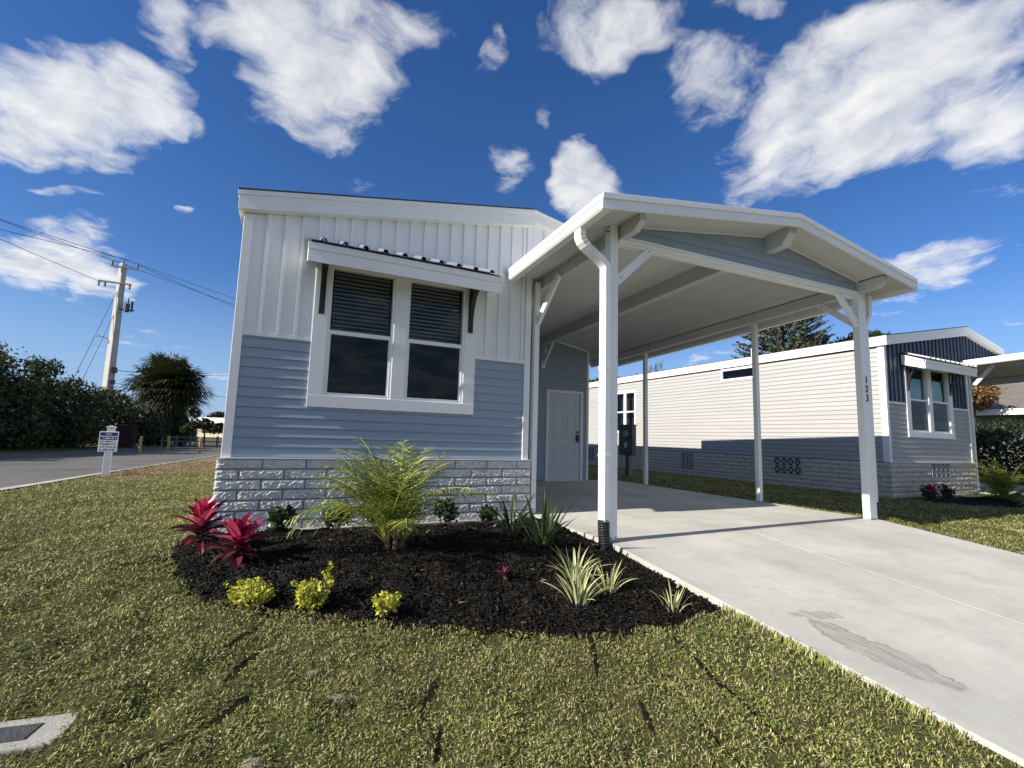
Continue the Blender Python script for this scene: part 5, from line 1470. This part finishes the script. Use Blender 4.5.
sabal((-6.25, 32.6, 0), 2.45, 'round headed sabal palm with a skirt of dead fronds behind the road')
UG = 'low bushes round the foot of the sabal palm'
for k, (x, y, rr, hh) in enumerate(((-7.9, 30.5, 1.1, 2.6), (-8.7, 32.5, 1.3, 3.2), (-6.6, 31.2, 1.0, 1.3), (-5.35, 32.2, 0.8, 1.6), (-9.8, 36, 1.4, 3.0))):
    root = thing('roadside_bush', (x, y, 0), ('dark leafy bush between the hedge and the sabal palm', 'taller dark bush just left of the sabal palm', 'low dark bush in front of the sabal palm', 'low dark bush right of the sabal palm', 'dark bush behind the end of the hedge')[k], 'bush', UG)
    st = MB(); st.tube([(x, y, -0.1), (x, y, hh * 0.6)], [0.08, 0.03], 7); st.build('stem', bark, root)
    c_ = [(x + random.uniform(-.5, .5) * rr, y + random.uniform(-.5, .5) * rr, hh * random.uniform(0.3, 0.8), rr * 0.6, rr * 0.6, hh * 0.25) for _ in range(8)] + [(x, y, hh * 0.42, rr, rr, hh * 0.45)]
    v_, f_ = leaf_cloud(c_, 5200, 0.085, 0.4, 0.3, 0.5, 0.4); v_[:, 2] = np.maximum(v_[:, 2], 0.0)
    np_mesh('foliage', v_, f_, leaf_hedge, root)
broad_tree('street_tree', (-3.95, 30.0, -0.03), 0.85, [(-0.55, 0, 1.15, 0.36, 0.28), (0.0, 0.1, 1.25, 0.4, 0.3), (0.45, 0, 1.0, 0.34, 0.22), (-0.55, 0.2, 1.75, 0.3, 0.3), (-0.75, 0, 2.0, 0.22, 0.2), (0.7, 0.1, 1.2, 0.24, 0.15), (-0.9, 0, 0.95, 0.22, 0.2)], 1300, 0.085, leaf_hedge, 'small dark leafed street tree between the sabal palm and the white home', trunk_r=0.05)
broad_tree('distant_tree', (-9.1, 80, 0), 2.0, [(0, 0, 2.9, 0.9, 0.7), (0.7, 0, 2.7, 0.7, 0.5), (-0.7, 0, 2.6, 0.6, 0.5)], 1200, 0.16, leaf_hedge, 'small round tree showing over the white roofed building far left')

# far white building by the left corner of the home
fb = thing('distant_building', (-3.0, 58, 0), 'pale low building with a bright white roof edge far behind the road', 'building')
mb = MB(); mb.box(-12.0, 4.0, 60, 70, 0, 1.65); mb.build('wall', mat('cream_wall', (0.55, 0.47, 0.36), 0.8, 0.1, 0.6), fb)
mb = MB(); mb.prism([(-12.5, 1.66), (4.4, 1.66), (4.4, 2.28), (-12.5, 2.28)], 'y', 59.3, 70.4); mb.build('roof', white, fb)
for xx in (-11.2, -9.0, -6.6, -4.0):
    mb = MB(); mb.box(xx, xx + 0.9, 59.95, 59.99, 0.55, 1.35); mb.build('window', dark_room, fb)
fb.rotation_euler = (0, 0, R(-35))


def norfolk(loc, h, label, seed, spread=0.30):
    r_ = random.Random(seed); root = thing('norfolk_pine', loc, label, 'tree'); b = Vector(loc)
    tr = MB(); tr.tube([b - Vector((0, 0, 0.2)), b + Vector((0, 0, h * 0.5)), b + Vector((0, 0, h))], [0.24, 0.15, 0.03], 9)
    lv = MB(); z = h * 0.12
    while z < h * 0.98:
        nb = 9; ph = r_.uniform(0, 6.28); Lb = spread * h * (1.05 - z / h) ** 0.75 + 0.2
        for k in range(nb):
            az = ph + k * 6.283 / nb + r_.uniform(-0.15, 0.15); hzv = Vector((math.cos(az), math.sin(az), 0)); sdv = Vector((-math.sin(az), math.cos(az), 0))
            pts = [b + Vector((0, 0, z)) + hzv * (Lb * q) + Vector((0, 0, Lb * (0.30 * q * q - 0.06 * q))) for q in (0, 0.3, 0.6, 1.0)]
            tr.tube(pts, [0.045, 0.035, 0.022, 0.01], 5)
            for q in np.arange(0.22, 1.02, 0.085):
                pp = b + Vector((0, 0, z)) + hzv * (Lb * q) + Vector((0, 0, Lb * (0.30 * q * q - 0.06 * q)))
                for sgn in (-1, 1):
                    d_ = (hzv * 0.75 + sdv * sgn * 0.55 + Vector((0, 0, 0.55))).normalized(); ln = r_.uniform(0.4, 0.75)
                    for j in range(9):
                        p1 = pp + d_ * ln * (j / 9); rv = Vector((r_.uniform(-1, 1), r_.uniform(-1, 1), r_.uniform(-0.3, 1))).normalized()
                        tip = p1 + (d_ * 0.8 + rv).normalized() * 0.17; wv = d_.cross(rv).normalized() * 0.05
                        lv.add([p1, p1.lerp(tip, .5) + wv, tip, p1.lerp(tip, .5) - wv], [(0, 1, 2, 3)])
        z += h * 0.036
    tr.build('trunk', bark, root); lv.build('crown', leaf_pine, root)
    return root


norfolk((30.0, 20.6, 0), 15.5, 'dark norfolk pine with upswept tiers behind the grey home', 4, 0.235)


def bare_tree(loc, h, label, seed, leafy=0):
    r_ = random.Random(seed); root = thing('bare_tree', loc, label, 'tree', None); tr = MB(); ends = []
    def grow(p_, d_, l, rad, depth):
        q = p_ + d_ * l; mid = p_.lerp(q, 0.5) + Vector((r_.uniform(-1, 1), r_.uniform(-1, 1), 0)) * l * 0.06
        tr.tube([p_, mid, q], [rad, rad * 0.85, rad * 0.7], 5 if depth > 1 else 7, caps=False)
        if depth == 0: ends.append(q); return
        for k in range(3 if depth > 1 else 4):
            ax = Vector((r_.uniform(-1, 1), r_.uniform(-1, 1), r_.uniform(-0.2, 0.7))).normalized()
            grow(q, (d_ * 0.75 + ax * 0.62).normalized(), l * r_.uniform(0.55, 0.78), rad * 0.62, depth - 1)
    grow(Vector(loc) - Vector((0, 0, 0.1)), Vector((0, 0, 1)), h * 0.36, h * 0.014 + 0.02, 4)
    tr.build('trunk', bark, root)
    if leafy:
        cs_ = [(e.x, e.y, e.z, 0.35, 0.35, 0.3) for e in ends]
        v_, f_ = leaf_cloud(cs_, leafy, 0.085, 0.4, 0.2, 0.5, 0.2); np_mesh('crown', v_, f_, leaf_hedge, root)
    return root


bare_tree((25.0, 27.5, 0), 8.0, 'leafless twiggy tree top above the grey home roof, left of the pine', 6)
bare_tree((37.6, 20.9, 0), 11.2, 'thin leaved grey tree right of the norfolk pine', 9, 7000)
bare_tree((40.3, 20.4, 0), 9.4, 'low thin leaved tree behind the front edge of the grey home roof', 14, 4500)
broad_tree('far_tree', (23.4, 32.8, 0), 4.6, [(0, 0, 5.6, 0.7, 0.6), (0.5, 0, 5.3, 0.6, 0.5), (-0.6, 0.2, 5.2, 0.5, 0.5)], 1100, 0.12, leaf_hedge, 'dark tree top just above the roof seen past the shed corner')
broad_tree('orange_tree', (30.6, 11.2, 0), 2.6, [(0, 0, 3.9, 1.0, 0.7), (0.8, 0.2, 3.6, 0.8, 0.6), (-0.8, 0.1, 3.7, 0.9, 0.6), (0.1, 0.3, 4.5, 0.7, 0.5)], 2600, 0.10, leaf_orange, 'rust brown tree behind the far right carport post')

# roof vents on the neighbour's roof
mb = MB(); mb.tube([(12.2, 9.3, 3.2), (12.2, 9.3, 3.78)], 0.05, 12); o = mb.build('roof_vent_pipe', white, nroot)
mb = MB(); mb.box(12.5, 13.0, 16.2, 16.8, 3.4, 3.72); mb.build('roof_vent_cap', roof_metal, nroot)

# far house at the right edge
fh_ = thing('distant_house', (34, 10, 0), 'brown shingled house with white fascia behind the hedge at far right', 'house')
mb = MB(); mb.box(33.0, 50, 4.0, 20.0, -0.2, 2.95); mb.build('wall', mat('dark_grey_house_wall', (0.20, 0.19, 0.18), 0.9, 0.1, 1), fh_)  # wall in one even dark grey
mb = MB(); mb.prism([(31.9, 2.95), (31.9, 3.05), (38.5, 5.0), (51, 3.0), (51, 2.9)], 'y', 2.0, 21.0); mb.build('roof', shingle, fh_)
mb = MB(); mb.box(31.86, 31.895, 1.9, 21.1, 2.80, 3.09); mb.build('fascia', white, fh_)
hg = thing('clipped_hedge', (25, 8, 0), 'dense green hedge in front of the far right house', 'hedge')
cs = [(22.4 + 0.25 * k + random.uniform(-.3, .3), 9.2 - 0.85 * k, 0.85 + random.uniform(-.1, .15), 1.0, 1.0, 0.95) for k in range(8)] + [(22.4 + 0.25 * k, 9.2 - 0.85 * k, random.uniform(1.5, 1.9), 0.5, 0.5, 0.35) for k in range(8)]
for c_ in cs[:8]:
    st = MB(); st.tube([(c_[0], c_[1], -0.1), (c_[0], c_[1], 1.2)], [0.05, 0.02], 6); st.build('stem', bark, hg)
v_, f_ = leaf_cloud(cs, 30000, 0.045, 0.4, 0.4, 0.5, 0.6); v_[:, 2] = np.maximum(v_[:, 2], -0.02); np_mesh('foliage', v_, f_, leaf_dark, hg)

# ------------------------------------------------------------------ utility pole and lines
pole = thing('utility_pole', (-11.55, 42, 0), 'tall tapered concrete utility pole with crossarms behind the hedge', 'utility pole')
mb = MB()
rw0, rw1 = 0.27, 0.17
ca, sa_ = math.cos(R(52)), math.sin(R(52))
mb.add([(-11.55 + (i * ca - j * sa_) * rw0, 42 + (i * sa_ + j * ca) * rw0, -0.3) for i, j in ((-1, -1), (1, -1), (1, 1), (-1, 1))] + [(-11.55 + (i * ca - j * sa_) * rw1, 42 + (i * sa_ + j * ca) * rw1, 12.7) for i, j in ((-1, -1), (1, -1), (1, 1), (-1, 1))], [(0, 1, 5, 4), (1, 2, 6, 5), (2, 3, 7, 6), (3, 0, 4, 7), (4, 5, 6, 7)])
mb.build('shaft', pole_concrete, pole, bevel=0.03)


def insulator(x, y, z, parent):
    mb = MB(); mb.tube([(x, y, z), (x, y, z + 0.08), (x, y, z + 0.16), (x, y, z + 0.24), (x, y, z + 0.34)], [0.03, 0.07, 0.045, 0.065, 0.03], 10); mb.build('insulator', transformer, parent)


mb = MB(); mb.beam((-12.15, 41.75, 12.35), (-10.55, 41.75, 12.35), 0.10, 0.12); ar = mb.build('crossarm', pole_concrete, pole)
for xx in (-12.1, -10.65): insulator(xx, 41.75, 12.42, ar)
mb = MB(); mb.tube([(-11.55, 42, 12.7), (-11.55, 42, 13.0)], [0.05, 0.03], 8); mb.build('pole_pin', transformer, pole)
mb = MB(); mb.beam((-12.75, 41.72, 11.15), (-10.85, 41.72, 11.15), 0.09, 0.11); ar2 = mb.build('crossarm', pole_concrete, pole)
for xx in (-12.7, -12.35, -10.95): insulator(xx, 41.72, 10.78, ar2)
mb = MB(); mb.tube([(-11.0, 41.85, 9.15), (-11.0, 41.85, 9.75)], 0.16, 14); mb.tube([(-10.72, 41.85, 9.2), (-10.72, 41.85, 9.95)], 0.07, 10); mb.tube([(-10.95, 41.85, 9.75), (-10.95, 41.85, 10.2)], 0.035, 8); mb.beam((-11.45, 41.85, 9.3), (-10.55, 41.85, 9.3), 0.06, 0.08); mb.build('transformer', transformer, pole)
mb = MB(); mb.tube([(-11.7, 42, 7.1), (-12.4, 41.9, 7.25), (-12.5, 41.9, 7.2)], [0.03, 0.03, 0.05], 7); mb.build('lamp_arm', conduit, pole)
mb = MB(); mb.box(-11.35, -11.1, 41.7, 41.9, 4.7, 5.1); mb.box(-11.34, -11.14, 41.7, 41.9, 3.9, 4.2); mb.build('service_box', transformer, pole)


def cable(p_, q_, sag, r0, label, group):
    p_, q_ = Vector(p_), Vector(q_); pts = []
    for k in range(25):
        tt = k / 24; c_ = p_.lerp(q_, tt); c_.z -= sag * 4 * tt * (1 - tt); pts.append(c_)
    mb = MB(); mb.tube(pts, r0, 5)
    return tag(mb.build('power_line', rust_stain), label, 'cable', group)


WG = 'power lines strung from the utility pole'
A_ = Vector((-3.37, -6.32, 0))
for k, (px_, zz_, ze_) in enumerate(((-12.1, 12.78, 12.42), (-11.55, 13.0, 11.83), (-10.65, 12.78, 12.15), (-12.35, 10.98, 11.48))):
    a_ = Vector((px_, 41.75, zz_)); b_ = Vector((px_, 41.75, ze_)) + A_; b_ = a_ + (b_ - a_) * 2.4
    cable(a_, b_, 0.1, 0.016, ('power line running left from the outer end of the crossarm', 'power line running left from the pole tip', 'power line running left from the inner end of the crossarm', 'lowest power line running left from the lower crossarm')[k], WG)
for k, (px_, zz_, ze_) in enumerate(((-12.1, 12.78, 12.52), (-11.55, 13.0, 12.98), (-10.65, 12.70, 12.10))):
    a_ = Vector((px_, 41.75, zz_)); b_ = Vector((-5.1 + 0.4 * (k - 1), 48.5, ze_)); b_ = a_ + (b_ - a_) * 2.6
    cable(a_, b_, 0.2, 0.016, ('power line running right behind the white home from the outer crossarm end', 'power line running right behind the white home from the pole tip', 'power line running right behind the white home from the inner crossarm end')[k], WG)
GW = 'guy wires of the utility pole'
cable((-11.6, 41.9, 10.9), (-13.7, 41.0, 2.0), 0.05, 0.016, 'guy wire dropping steeply left of the pole', GW)
cable((-11.6, 41.9, 9.2), (-13.2, 41.0, 2.0), 0.05, 0.016, 'shorter guy wire dropping close beside the pole', GW)
cable((-11.3, 42.0, 4.9), (0.0, 66.0, 8.2), 0.3, 0.022, 'thin upper line crossing low behind the sabal palm', WG)
cable((-11.3, 42.0, 4.0), (0.0, 66.0, 4.9), 0.3, 0.018, 'thin lower line crossing low behind the sabal palm', WG)
cable((30, 30, 5.9), (60, 12, 6.6), 0.2, 0.02, 'thin line above the shingled roof at far right', WG)
